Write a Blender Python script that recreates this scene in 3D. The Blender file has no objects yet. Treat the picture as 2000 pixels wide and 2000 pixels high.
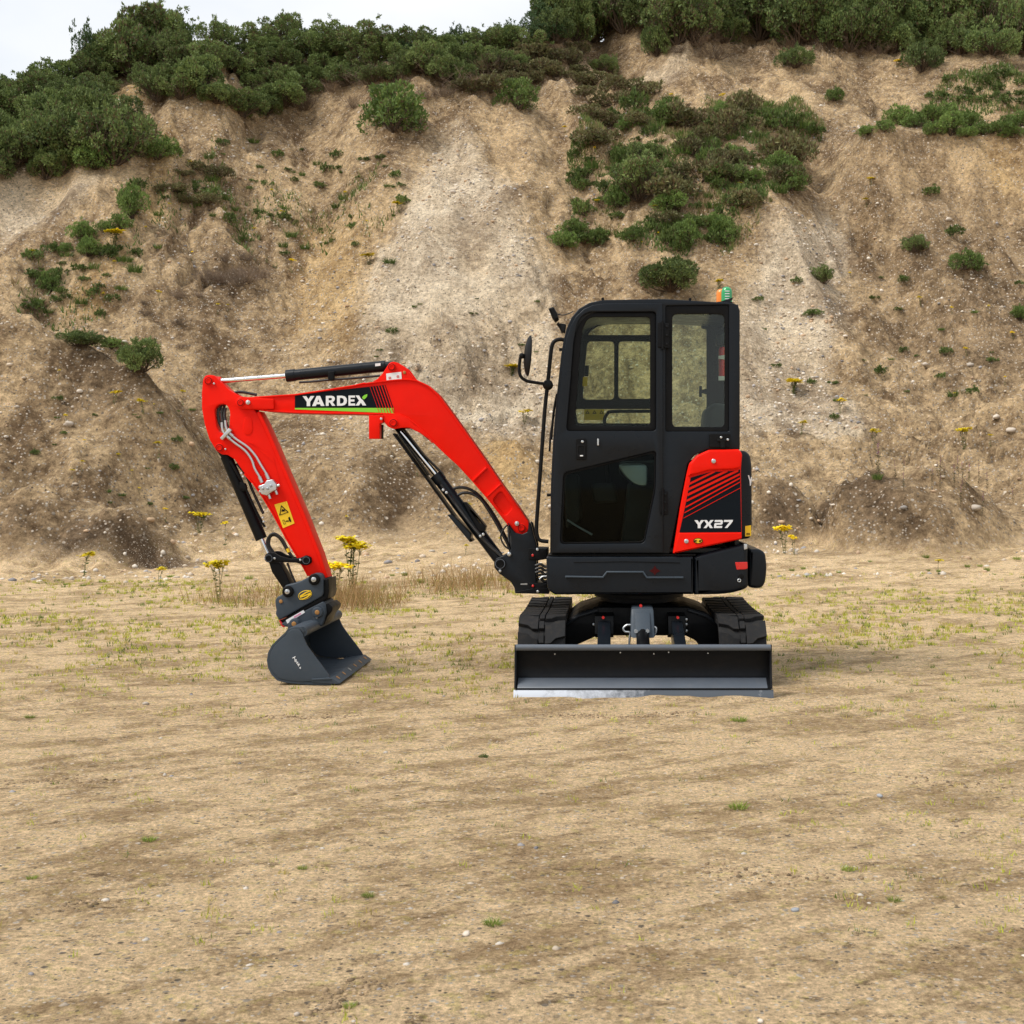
import bpy, bmesh, math, random
import numpy as np
from mathutils import Vector, Matrix

# ------------------------------------------------------------------ camera, sky, sun, exposure
scene = bpy.context.scene
COL = scene.collection
FPX, CX, CY, EYE = 2600.0, 1190.0, 940.0, 1.30      # lens in pixels of a 2000 px frame, optical axis, eye height
cam_d = bpy.data.cameras.new('camera')
cam = bpy.data.objects.new('camera', cam_d); COL.objects.link(cam)
cam.location = (0, 0, EYE); cam.rotation_euler = (math.radians(90), 0, 0)
cam_d.sensor_width = 24; cam_d.sensor_height = 24; cam_d.sensor_fit = 'HORIZONTAL'
cam_d.lens = 24 * FPX / 2000
cam_d.shift_x = (1000 - CX) / 2000; cam_d.shift_y = (CY - 1000) / 2000
cam_d.clip_start = 0.1; cam_d.clip_end = 2000
cam_d.dof.use_dof = True; cam_d.dof.focus_distance = 9.0; cam_d.dof.aperture_fstop = 11
scene.camera = cam

SUN_EL, SUN_AZ = math.radians(54), math.radians(246)    # azimuth clockwise from +Y
world = bpy.data.worlds.new('World'); scene.world = world; world.use_nodes = True
nt = world.node_tree; nt.nodes.clear()
wo = nt.nodes.new('ShaderNodeOutputWorld'); bg = nt.nodes.new('ShaderNodeBackground')
sky = nt.nodes.new('ShaderNodeTexSky'); sky.sky_type = 'NISHITA'; sky.sun_disc = False
sky.sun_elevation = SUN_EL; sky.sun_rotation = SUN_AZ
tc = nt.nodes.new('ShaderNodeTexCoord'); mp = nt.nodes.new('ShaderNodeMapping'); mp.inputs['Scale'].default_value = (1, 1, 2.2)
cn = nt.nodes.new('ShaderNodeTexNoise'); cn.inputs['Scale'].default_value = 3.5; cn.inputs['Detail'].default_value = 6
cr = nt.nodes.new('ShaderNodeValToRGB')
cr.color_ramp.elements[0].position = 0.3; cr.color_ramp.elements[0].color = (7.6, 8.3, 9.2, 1)
cr.color_ramp.elements[1].position = 0.7; cr.color_ramp.elements[1].color = (10.4, 10.5, 10.6, 1)
mx = nt.nodes.new('ShaderNodeMix'); mx.data_type = 'RGBA'; mx.inputs['Factor'].default_value = 0.92
nt.links.new(tc.outputs['Generated'], mp.inputs['Vector']); nt.links.new(mp.outputs['Vector'], cn.inputs['Vector'])
nt.links.new(cn.outputs['Fac'], cr.inputs['Fac'])
nt.links.new(sky.outputs['Color'], mx.inputs['A']); nt.links.new(cr.outputs['Color'], mx.inputs['B'])
nt.links.new(mx.outputs['Result'], bg.inputs['Color']); bg.inputs['Strength'].default_value = 0.060
nt.links.new(bg.outputs['Background'], wo.inputs['Surface'])

sun_d = bpy.data.lights.new('sun', 'SUN'); sun_d.energy = 2.1; sun_d.angle = math.radians(28); sun_d.color = (1, 0.96, 0.9)
sun = bpy.data.objects.new('sun', sun_d); COL.objects.link(sun)
sd = Vector((math.sin(SUN_AZ) * math.cos(SUN_EL), math.cos(SUN_AZ) * math.cos(SUN_EL), math.sin(SUN_EL)))
sun.rotation_euler = (-sd).to_track_quat('-Z', 'Y').to_euler(); sun.location = (0, 0, 40)

scene.view_settings.view_transform = 'Standard'; scene.view_settings.look = 'None'
scene.view_settings.gamma = 1.0; scene.view_settings.exposure = 0.80
scene.view_settings.use_curve_mapping = False

# ------------------------------------------------------------------ helpers
WLOC = {}
rng = np.random.default_rng(7); random.seed(7)

def W(p, Y):                       # side-view drawing (2000 px frame) -> metres in the vertical plane at distance Y
    return ((p[0] - CX) * Y / FPX, EYE - (p[1] - CY) * Y / FPX)
def zm(x0, y0, k):                 # a drawing at another scale -> the 2000 px frame
    return lambda *pts: [(x0 + k * a, y0 + k * b) for a, b in pts]
z1 = zm(980, 540, .28986); z2 = zm(380, 680, .2588); z3 = zm(680, 680, .2588)
z4 = zm(960, 1020, .3002); z5 = zm(480, 1000, .18634); z6 = zm(500, 1120, .12422); z7 = zm(900, 860, .16556)
def WW(pts, Y): return [W(p, Y) for p in pts]

def fillet(pts, r, n=4):
    out = []; N = len(pts)
    for i in range(N):
        p = Vector(pts[i]); a = Vector(pts[i - 1]) - p; b = Vector(pts[(i + 1) % N]) - p
        ri = r[i] if isinstance(r, (list, tuple)) else r
        la, lb = a.length, b.length
        if ri <= 0 or la < 1e-6 or lb < 1e-6: out.append(tuple(p)); continue
        d = min(ri, la * .45, lb * .45)
        A = p + a / la * d; B = p + b / lb * d
        for k in range(n + 1):
            t = k / n
            out.append(tuple(A * (1 - t) ** 2 + p * 2 * t * (1 - t) + B * t * t))
    return out
def catmull(pts, n=6):
    P = [Vector(p) for p in pts]; out = []
    for i in range(len(P) - 1):
        p0 = P[i - 1] if i else P[0] * 2 - P[1]; p1 = P[i]; p2 = P[i + 1]
        p3 = P[i + 2] if i + 2 < len(P) else P[-1] * 2 - P[-2]
        for k in range(n):
            t = k / n
            out.append(.5 * ((2 * p1) + (p2 - p0) * t + (2 * p0 - 5 * p1 + 4 * p2 - p3) * t * t + (3 * p1 - p0 - 3 * p2 + p3) * t ** 3))
    out.append(P[-1]); return out
def circ(c, r, n=24): return [(c[0] + r * math.cos(2 * math.pi * k / n), c[1] + r * math.sin(2 * math.pi * k / n)) for k in range(n)]
def ell(c, a, b, rot=0, n=28):
    cr_, sr = math.cos(rot), math.sin(rot)
    return [(c[0] + a * math.cos(t) * cr_ - b * math.sin(t) * sr, c[1] + a * math.cos(t) * sr + b * math.sin(t) * cr_) for t in [2 * math.pi * k / n for k in range(n)]]
def offs(path, d):                 # offset an open polyline sideways by d
    out = []; P = [Vector(p) for p in path]
    for i, p in enumerate(P):
        a = (P[i] - P[i - 1]).normalized() if i else (P[1] - P[0]).normalized()
        b = (P[i + 1] - P[i]).normalized() if i + 1 < len(P) else a
        t = (a + b).normalized(); m = Vector((-t.y, t.x)); c = max(.4, m.dot(Vector((-a.y, a.x))))
        out.append(tuple(p + m * d / c))
    return out
def strip(path, t): return list(path) + offs(path, t)[::-1]

def finish(me, mat, smooth=35):
    if mat is not None: me.materials.clear(); me.materials.append(mat)
    if smooth:
        me.polygons.foreach_set('use_smooth', [True] * len(me.polygons))
        me.set_sharp_from_angle(angle=math.radians(smooth))
    me.update()
def obj(name, me, parent=None, label=None):
    o = bpy.data.objects.new(name, me); COL.objects.link(o)
    if parent is not None:
        o.parent = parent
        o.matrix_parent_inverse = Matrix.Translation(-WLOC.get(parent.name, Vector((0, 0, 0))))
    if label: o['label'] = label
    return o
def thing(name, label, cat, loc=(0, 0, 0), group=None):
    o = bpy.data.objects.new(name, None); COL.objects.link(o); o.empty_display_size = .2
    o.location = loc; WLOC[o.name] = Vector(loc); o['label'] = label; o['category'] = cat
    if group: o['group'] = group
    return o
ROTX = Matrix.Rotation(math.radians(90), 4, 'X')
def plate(name, outline, Y0, Y1, mat, parent, holes=(), bevel=.003, bres=2, label=None, more=()):
    """outline(s) in metres (X,Z), extruded along Y with rounded edges; holes cut through"""
    cu = bpy.data.curves.new('c', 'CURVE'); cu.dimensions = '2D'; cu.fill_mode = 'BOTH'
    for poly in [outline] + list(more) + list(holes):
        s = cu.splines.new('POLY'); s.points.add(len(poly) - 1)
        for i, p in enumerate(poly): s.points[i].co = (p[0], p[1], 0, 1)
        s.use_cyclic_u = True
    th = abs(Y1 - Y0); bevel = min(bevel, th * .45)
    cu.extrude = th / 2 - bevel; cu.bevel_depth = bevel; cu.bevel_resolution = bres; cu.offset = -bevel
    t = bpy.data.objects.new('t', cu); me = bpy.data.meshes.new_from_object(t)
    bpy.data.objects.remove(t); bpy.data.curves.remove(cu)
    me.transform(Matrix.Translation((0, (Y0 + Y1) / 2, 0)) @ ROTX)
    bm = bmesh.new(); bm.from_mesh(me); bmesh.ops.remove_doubles(bm, verts=bm.verts, dist=1e-5)
    bmesh.ops.recalc_face_normals(bm, faces=bm.faces); bm.to_mesh(me); bm.free()
    finish(me, mat); me.name = name
    return obj(name, me, parent, label)
def sheet(name, polys, Y, mat, parent, holes=(), label=None):    # printed film: 1 mm thick
    return plate(name, polys[0], Y, Y + .001, mat, parent, holes=holes, bevel=0, label=label, more=polys[1:])
def tube(name, pts, r, mat, parent, smooth_n=0, res=4, label=None):
    P = catmull(pts, smooth_n) if smooth_n else [Vector(p) for p in pts]
    cu = bpy.data.curves.new('c', 'CURVE'); cu.dimensions = '3D'; cu.bevel_depth = r; cu.bevel_resolution = res; cu.use_fill_caps = True
    s = cu.splines.new('POLY'); s.points.add(len(P) - 1)
    for i, p in enumerate(P): s.points[i].co = (*p, 1)
    t = bpy.data.objects.new('t', cu); me = bpy.data.meshes.new_from_object(t)
    bpy.data.objects.remove(t); bpy.data.curves.remove(cu)
    finish(me, mat, 50); me.name = name
    return obj(name, me, parent, label)
def ptube(name, pts, Y, r, mat, parent, smooth_n=0, label=None, ys=None):  # tube drawn in the side view at distance Y
    P = []
    for i, p in enumerate(pts):
        x, z = W(p, Y); P.append((x, (ys[i] if ys else Y), z))
    return tube(name, P, r, mat, parent, smooth_n, label=label)
def rod(name, p0, p1, Y, r, mat, parent, label=None):
    return ptube(name, [p0, p1], Y, r, mat, parent, label=label)
def box(name, x0, x1, y0, y1, za, zb, mat, parent, bevel=.004, label=None):
    bm = bmesh.new(); bmesh.ops.create_cube(bm, size=1)
    for v in bm.verts: v.co = ((x0 + x1) / 2 + v.co.x * (x1 - x0), (y0 + y1) / 2 + v.co.y * (y1 - y0), (za + zb) / 2 + v.co.z * (zb - za))
    if bevel: bmesh.ops.bevel(bm, geom=bm.edges[:], offset=bevel, segments=2, affect='EDGES', profile=.6)
    me = bpy.data.meshes.new(name); bm.to_mesh(me); bm.free(); finish(me, mat)
    return obj(name, me, parent, label)
def hexa(name, lo, hi, mat, parent, bevel=.004, label=None):     # lo, hi: 4 corner points each, same order
    bm = bmesh.new(); a = [bm.verts.new(p) for p in lo]; b = [bm.verts.new(p) for p in hi]
    bm.faces.new(a[::-1]); bm.faces.new(b)
    for i in range(4): bm.faces.new((a[i], a[(i + 1) % 4], b[(i + 1) % 4], b[i]))
    bmesh.ops.recalc_face_normals(bm, faces=bm.faces)
    if bevel: bmesh.ops.bevel(bm, geom=bm.edges[:], offset=bevel, segments=2, affect='EDGES', profile=.6)
    me = bpy.data.meshes.new(name); bm.to_mesh(me); bm.free(); finish(me, mat)
    return obj(name, me, parent, label)
def yzsweep(name, sec, x0, x1, mat, parent, bevel=.003, label=None):  # section in (Y,Z) extruded along X
    bm = bmesh.new(); a = [bm.verts.new((x0, p[0], p[1])) for p in sec]; b = [bm.verts.new((x1, p[0], p[1])) for p in sec]
    n = len(sec)
    bm.faces.new(a); bm.faces.new(b[::-1])
    for i in range(n): bm.faces.new((a[i], b[i], b[(i + 1) % n], a[(i + 1) % n]))
    bmesh.ops.recalc_face_normals(bm, faces=bm.faces)
    if bevel: bmesh.ops.bevel(bm, geom=[e for e in bm.edges if len(e.link_faces) == 2 and e.calc_face_angle() > .6], offset=bevel, segments=2, affect='EDGES', profile=.6)
    me = bpy.data.meshes.new(name); bm.to_mesh(me); bm.free(); finish(me, mat, 30)
    return obj(name, me, parent, label)
def disc(name, p, Yp, r, Y0, Y1, mat, parent, bevel=.003, n=28, label=None, ring=0):  # p: frame point, Yp: distance it is drawn at
    c = W(p, Yp)
    return plate(name, circ(c, r, n), Y0, Y1, mat, parent, holes=[circ(c, ring, n)] if ring else (), bevel=bevel, label=label)

# ------------------------------------------------------------------ materials
def nodes(name):
    m = bpy.data.materials.new(name); m.use_nodes = True
    t = m.node_tree; b = t.nodes['Principled BSDF']; return m, t, b
def N(t, kind, **kw):
    n = t.nodes.new(kind)
    for k, v in kw.items():
        if k in n.inputs: n.inputs[k].default_value = v
        else: setattr(n, k, v)
    return n
def paint(name, col, rough=.4, metal=0, coat=0, dust=.0, spec=.5, bump=0, var=.08):
    m, t, b = nodes(name)
    tcn = N(t, 'ShaderNodeTexCoord'); nz = N(t, 'ShaderNodeTexNoise', Scale=9.0, Detail=5.0)
    t.links.new(tcn.outputs['Object'], nz.inputs['Vector'])
    r = N(t, 'ShaderNodeMapRange'); r.inputs['From Min'].default_value = .3; r.inputs['From Max'].default_value = .7
    r.inputs['To Min'].default_value = max(.02, rough - .08); r.inputs['To Max'].default_value = min(1, rough + .1)
    t.links.new(nz.outputs['Fac'], r.inputs['Value']); t.links.new(r.outputs['Result'], b.inputs['Roughness'])
    hs = N(t, 'ShaderNodeMix', data_type='RGBA')
    hs.inputs['A'].default_value = (*[c * (1 - var) for c in col], 1); hs.inputs['B'].default_value = (*[min(1, c * (1 + var)) for c in col], 1)
    t.links.new(nz.outputs['Fac'], hs.inputs['Factor'])
    out = hs.outputs['Result']
    if dust:
        n2 = N(t, 'ShaderNodeTexNoise', Scale=26.0, Detail=8.0, Roughness=.7); t.links.new(tcn.outputs['Object'], n2.inputs['Vector'])
        rp = N(t, 'ShaderNodeMapRange'); rp.inputs['From Min'].default_value = .48; rp.inputs['From Max'].default_value = .75
        rp.inputs['To Max'].default_value = dust; t.links.new(n2.outputs['Fac'], rp.inputs['Value'])
        d = N(t, 'ShaderNodeMix', data_type='RGBA'); d.inputs['B'].default_value = (.30, .22, .14, 1)
        t.links.new(out, d.inputs['A']); t.links.new(rp.outputs['Result'], d.inputs['Factor']); out = d.outputs['Result']
    t.links.new(out, b.inputs['Base Color'])
    b.inputs['Metallic'].default_value = metal; b.inputs['Specular IOR Level'].default_value = spec
    b.inputs['Coat Weight'].default_value = coat; b.inputs['Coat Roughness'].default_value = .15
    if bump:
        n3 = N(t, 'ShaderNodeTexNoise', Scale=160.0, Detail=2.0); t.links.new(tcn.outputs['Object'], n3.inputs['Vector'])
        bp = N(t, 'ShaderNodeBump', Strength=bump, Distance=.002); t.links.new(n3.outputs['Fac'], bp.inputs['Height'])
        t.links.new(bp.outputs['Normal'], b.inputs['Normal'])
    return m
M = {}
M['red'] = paint('red_paint', (.80, .010, .0025), .36, coat=.0, dust=.015, spec=.10)
M['red_decal'] = paint('red_print', (.72, .012, .003), .5, spec=.1)
M['grey'] = paint('charcoal_paint', (.0068, .0094, .0130), .32, coat=.0, dust=.010, bump=.05, spec=.2)
M['greylite'] = paint('bucket_grey_paint', (.046, .060, .076), .5, dust=.03, bump=.08, spec=.2)
M['blade'] = paint('blade_grey_paint', (.0085, .0095, .0115), .45, dust=.02, bump=.06, spec=.15)
M['strip'] = paint('blade_highlight_paint', (.085, .100, .122), .4, dust=.06, bump=.05)  # paler than the blade: sky highlight on tube and strip put into colour
M['black'] = paint('black_paint', (.0030, .0033, .0040), .45, dust=.012, spec=.15)
M['plastic'] = paint('black_plastic', (.0040, .0042, .0046), .5, bump=.1, spec=.18)
M['rubber'] = paint('track_rubber', (.016, .016, .0165), .65, dust=.06, bump=.3, spec=.15)
M['hose'] = paint('hose_rubber', (.010, .010, .011), .4)
M['chrome'] = paint('chrome', (.75, .76, .78), .12, metal=1, var=.02)
M['zinc'] = paint('zinc_plated', (.55, .57, .58), .35, metal=.9)
M['steel'] = paint('worn_steel', (.40, .42, .45), .35, metal=.9, dust=.25)
M['bronze'] = paint('bronze_pin', (.38, .19, .06), .5, metal=.4)
M['white'] = paint('white_print', (.78, .79, .80), .5)
M['navy'] = paint('dark_decal', (.004, .007, .011), .5, spec=.10)
M['green'] = paint('green_print', (.22, .62, .03), .45)
M['yellow'] = paint('yellow_print', (.85, .55, .01), .5)
M['orange'] = paint('orange_lens', (.85, .22, .01), .2, coat=.4)
M['greenlens'] = paint('green_lens', (.012, .30, .09), .2, coat=.4)
M['redlens'] = paint('red_reflector', (.62, .012, .012), .25, coat=.3)
M['seat'] = paint('seat_vinyl', (.02, .024, .025), .6)
M['interior'] = paint('interior_plastic', (.012, .015, .015), .6)
M['pink'] = paint('pink_print', (.7, .25, .4), .5)

def glass(name, tint, refl=1.0):
    m, t, b = nodes(name); t.nodes.remove(b); out = t.nodes['Material Output']
    tr = N(t, 'ShaderNodeBsdfTransparent'); tr.inputs['Color'].default_value = (*tint, 1)
    gl = N(t, 'ShaderNodeBsdfGlossy', Roughness=.02); gl.inputs['Color'].default_value = (refl, refl, refl, 1)
    if refl == 0:
        t.links.new(tr.outputs['BSDF'], out.inputs['Surface']); return m
    fr = N(t, 'ShaderNodeFresnel', IOR=1.45); mi = N(t, 'ShaderNodeMixShader')
    t.links.new(fr.outputs['Fac'], mi.inputs['Fac']); t.links.new(tr.outputs['BSDF'], mi.inputs[1]); t.links.new(gl.outputs['BSDF'], mi.inputs[2])
    t.links.new(mi.outputs['Shader'], out.inputs['Surface']); return m
M['glass'] = glass('tinted_glass', (.80, .86, .80), .28)
M['glassdark'] = glass('smoked_glass', (.62, .70, .68), .12)
M['glassrear'] = glass('rear_quarter_glass', (.80, .86, .82), .7)
M['glassfar'] = glass('clear_glass', (.82, .87, .80), 0)
def dashed(name):                    # woven spiral guard on hoses
    m, t, b = nodes(name); tcn = N(t, 'ShaderNodeTexCoord')
    w = N(t, 'ShaderNodeTexWave', Scale=38.0, wave_type='BANDS', bands_direction='Z'); t.links.new(tcn.outputs['Object'], w.inputs['Vector'])
    r = N(t, 'ShaderNodeValToRGB'); r.color_ramp.elements[0].position = .55; r.color_ramp.elements[0].color = (.01, .01, .01, 1)
    r.color_ramp.elements[1].position = .75; r.color_ramp.elements[1].color = (.05, .05, .05, 1)
    t.links.new(w.outputs['Fac'], r.inputs['Fac']); t.links.new(r.outputs['Color'], b.inputs['Base Color'])
    bp = N(t, 'ShaderNodeBump', Strength=.6, Distance=.004); t.links.new(w.outputs['Fac'], bp.inputs['Height']); t.links.new(bp.outputs['Normal'], b.inputs['Normal'])
    b.inputs['Roughness'].default_value = .5; return m
M['guard'] = dashed('hose_guard')
# ------------------------------------------------------------------ terrain
def hash2(ix, iy, seed):
    h = (ix.astype(np.int64) * 374761393 + iy.astype(np.int64) * 668265263 + seed * 974711) & 0xFFFFFFFF
    h = ((h ^ (h >> 13)) * 1274126177) & 0xFFFFFFFF
    return ((h ^ (h >> 16)) & 0xFFFF) / 65535.0
def vnoise(x, y, seed=0):
    xf, yf = np.floor(x), np.floor(y); u, v = x - xf, y - yf
    u = u * u * u * (u * (u * 6 - 15) + 10); v = v * v * v * (v * (v * 6 - 15) + 10)
    a = hash2(xf, yf, seed); b = hash2(xf + 1, yf, seed); c = hash2(xf, yf + 1, seed); d = hash2(xf + 1, yf + 1, seed)
    return (a + (b - a) * u) * (1 - v) + (c + (d - c) * u) * v
def fbm(x, y, seed=0, octv=4, gain=.5):
    s = 0; a = 1; t = 0
    for o in range(octv):
        s = s + a * (vnoise(x * 2 ** o + o * 17.3, y * 2 ** o - o * 9.1, seed + o) - .5); t += a; a *= gain
    return s / t * 2            # about -1..1
def ridged(x, y, seed=0, octv=3):
    s = 0; a = 1; t = 0
    for o in range(octv):
        s = s + a * (1 - np.abs(2 * vnoise(x * 2 ** o + o * 5.7, y * 2 ** o + o * 3.1, seed + o) - 1)); t += a; a *= .5
    return s / t
def smax(a, b, k):
    h = np.clip(.5 + .5 * (a - b) / k, 0, 1); return b + (a - b) * h + k * h * (1 - h)
def sstep(a, b, x):
    t = np.clip((x - a) / (b - a), 0, 1); return t * t * (3 - 2 * t)
CRX = [-60, -17, -15.4, -13.2, -10.7, -6, -3, -1.4, 1.8, 6, 13, 60]; CRZ = [8.5, 10.6, 12.2, 13.5, 13.9, 13.7, 14.3, 15.2, 16.2, 16.6, 16.8, 17.5]
def terrain(x, y, fine=True):
    x = np.asarray(x, float); y = np.asarray(y, float)
    # yard: nearly flat, rising a little towards the back right
    z = .03 * fbm(x * .35, y * .35, 3, 3) * sstep(10.4, 13, y) + .30 * sstep(14, 20.5, y) * (.25 + .75 * sstep(-6, 0, x))
    yard = 1 - sstep(16.0, 18.5, y)
    z = z + yard * .012 * fbm(x * 1.1 + .35 * y, y * 1.8, 11, 4, .6)
    z = z - .05 * np.exp(-((x + 2.0) / 1.3) ** 2 - ((y - 9.35) / 1.2) ** 2)
    u_, v_ = .77 * x + .64 * y, -.64 * x + .77 * y
    z = z + yard * .022 * (ridged(u_ * .16, v_ * 1.5, 13, 2) - .5) * sstep(.35, .6, vnoise(x * .35, y * .5, 15))
    z = z + .028 * np.exp(-((y - 7.955) / .055) ** 2) * vnoise(x * 7, y * 3, 17) * sstep(-.62, -.5, x) * (1 - sstep(.92, 1.05, x))
    # ramp and talus face
    wob = 1.1 * fbm(x * .13, y * .05, 21, 3)
    ramp = .30 + .27 * (y - 20.2 - .5 * wob)
    gul = ridged(x * .30 + .10 * y, y * .07, 31, 3) - .55
    tal = 1.9 + .85 * (y - 26 - wob) + 1.9 * gul * sstep(26.5, 32, y) + .8 * fbm(x * .5, y * .4, 37, 3) * sstep(25, 29, y)
    z = smax(z, ramp, .35); z = smax(z, tal, .8)
    # lips: flat-topped steps with a steep face (turf lip at right, two ledges, undercut near the crest)
    def lip(z, x0, x1, Y, zl, steep, back, fall=1.0):
        w = np.minimum(sstep(x0 - fall, x0 + fall * .4, x), 1 - sstep(x1 - fall * .4, x1 + fall, x))
        wv = Y + .5 * fbm(x * .7, x * 0 + Y, 41, 3)
        f = np.where(y < wv, zl - steep * (wv - y), zl + back * (y - wv))
        return np.where(w > 0, np.maximum(z, z + (np.maximum(f, z) - z) * w), z)
    z = lip(z, 6.4, 30, 33.8, 10.15, 2.2, .30, 1.2)
    z = lip(z, -6.4, -4.5, 35.6, 10.6, 2.6, .35, .5)
    z = lip(z, -3.5, -1.3, 36.0, 10.7, 2.8, .30, .4)
    z = lip(z, -13.2, -10.6, 36.6, 12.2, 1.9, .35, .8)
    zc = np.interp(x, CRX, CRZ) + .35 * fbm(x * .6, y * .3, 51, 3)
    over = z - zc
    z = np.where(over > -1.2, np.where(over > 0, zc + .04 * np.minimum(over, 30), z + .35 * (1.2 + over) * (-over / 1.2)), z)
    # spoil heaps at the foot
    def heap(z, xs, hs, Y, fr, bk, k=.3, seed=61, wavy=.5):
        h = np.interp(x, xs, hs) + .34 * fbm(x * 1.2, y * 1.1, seed, 4, .55); yy = Y + 1.6 * wavy * fbm(x * .45, x * 0 + seed, seed + 5, 2)
        f = h - np.where(y < yy, fr * (yy - y), bk * (y - yy))
        return smax(z, f, k)
    z = heap(z, [-40, -14, -10, -7.9, -6.6, -5.3, -4.5], [5.5, 5.0, 4.0, 3.15, 1.35, -.2, -2], 22.4, 1.08, .28, .35, 63)
    z = heap(z, [-30, -9, -8, -6.9, -5.7, -5.0], [.95, .98, .92, .62, .12, -1], 18.9, .85, .10, .15, 67, .3)
    z = heap(z, [-6.2, -5.2, -4, -2.8, -1.6, -.8, .2], [-1, 1.2, 1.75, 1.55, 1.85, 1.3, -.5], 21.6, 1.0, .05, .25, 71)
    z = heap(z, [1.2, 1.9, 2.5, 3.1, 3.6], [-.5, 1.45, 1.35, .9, -.6], 20.6, 1.3, .10, .15, 75, .3)
    z = heap(z, [2.9, 3.4, 4.0, 4.9, 5.6, 6.4, 7.0], [-.4, .95, 1.35, 1.45, 1.15, .6, -.4], 19.9, 1.15, .12, .15, 79, .35)
    z = heap(z, [4.6, 5.6, 6.6, 8.2, 12, 30], [-1, 1.7, 2.5, 3.1, 3.6, 4], 24.2, .85, .12, .3, 83)
    slope = sstep(15.2, 19.5, y)
    if fine:
        rg = .35 + .65 * sstep(.4, .65, vnoise(x * .33, y * .33, 89))
        z = z + slope * rg * (.20 * fbm(x * 1.1, y * .9, 91, 5, .6) + .13 * ridged(x * 1.9 + .5 * y, y * .6, 97, 3) + .075 * fbm(x * 5, y * 4.5, 101, 3, .65)) + .16 * sstep(25, 29, y) * (ridged(x * 1.05 + .18 * y + .3 * fbm(x, y * .5, 93), y * .09, 95, 3) - .6)
        tv = 4.5 * fbm(x * .38 + .2 * y, y * .38, 141, 4, .55) + .35 * y; tv = tv - np.floor(tv)
        z = z + sstep(20.5, 23, y) * .30 * (sstep(.40, .60, tv) - tv) * sstep(.42, .62, vnoise(x * .28, y * .28, 143))
        cl = vnoise(x * 4.3, y * 4.3, 107); z = z + slope * rg * .08 * sstep(.70, .92, cl)
        z = z + yard * (.006 * fbm(x * 5, y * 7, 111, 3, .6) + .012 * sstep(.70, .92, vnoise(x * 2.1, y * 4.2, 113)) * sstep(.45, .7, vnoise(x * .5, y * .7, 115)) * vnoise(x * 22, y * 26, 117))
    return z
_hy = np.arange(3.0, 50, .04)
def hit(px, py):                          # where a sight line from the eye meets the ground
    kx, kz = (px - CX) / FPX, (CY - py) / FPX
    zz = terrain(kx * _hy, _hy); d = zz - (EYE + kz * _hy)
    i = np.argmax(d > 0)
    if d[i] <= 0: i = int(np.argmax((zz - EYE) / _hy))     # sight line clears the crest: stand on the crest
    Y = _hy[i]; return Vector((kx * Y, Y, float(zz[i])))
D = 2000 / 1932.0
def hd_(x, y): return hit(x * D, y * D)

def grid_mesh(name, xs, ys, zf, mat):
    X, Y = np.meshgrid(xs, ys); Z = zf(X, Y); nx, ny = len(xs), len(ys)
    co = np.stack([X, Y, Z], -1).reshape(-1, 3)
    i = np.arange(nx - 1)[None, :] + np.arange(ny - 1)[:, None] * nx
    q = np.stack([i, i + 1, i + nx + 1, i + nx], -1).reshape(-1)
    me = bpy.data.meshes.new(name); nf = (nx - 1) * (ny - 1)
    me.vertices.add(len(co)); me.vertices.foreach_set('co', co.ravel())
    me.loops.add(nf * 4); me.loops.foreach_set('vertex_index', q)
    me.polygons.add(nf); me.polygons.foreach_set('loop_start', np.arange(nf) * 4); me.polygons.foreach_set('loop_total', np.full(nf, 4))
    me.polygons.foreach_set('use_smooth', np.ones(nf, bool)); me.update(calc_edges=True)
    me.materials.append(mat); return me, co
def inpoly(x, y, poly):
    r = np.zeros(x.shape, bool); n = len(poly)
    for i in range(n):
        x1, y1 = poly[i]; x2, y2 = poly[(i + 1) % n]
        c = ((y1 > y) != (y2 > y)) & (x < (x2 - x1) * (y - y1) / (y2 - y1 + 1e-9) + x1); r ^= c
    return r

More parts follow.
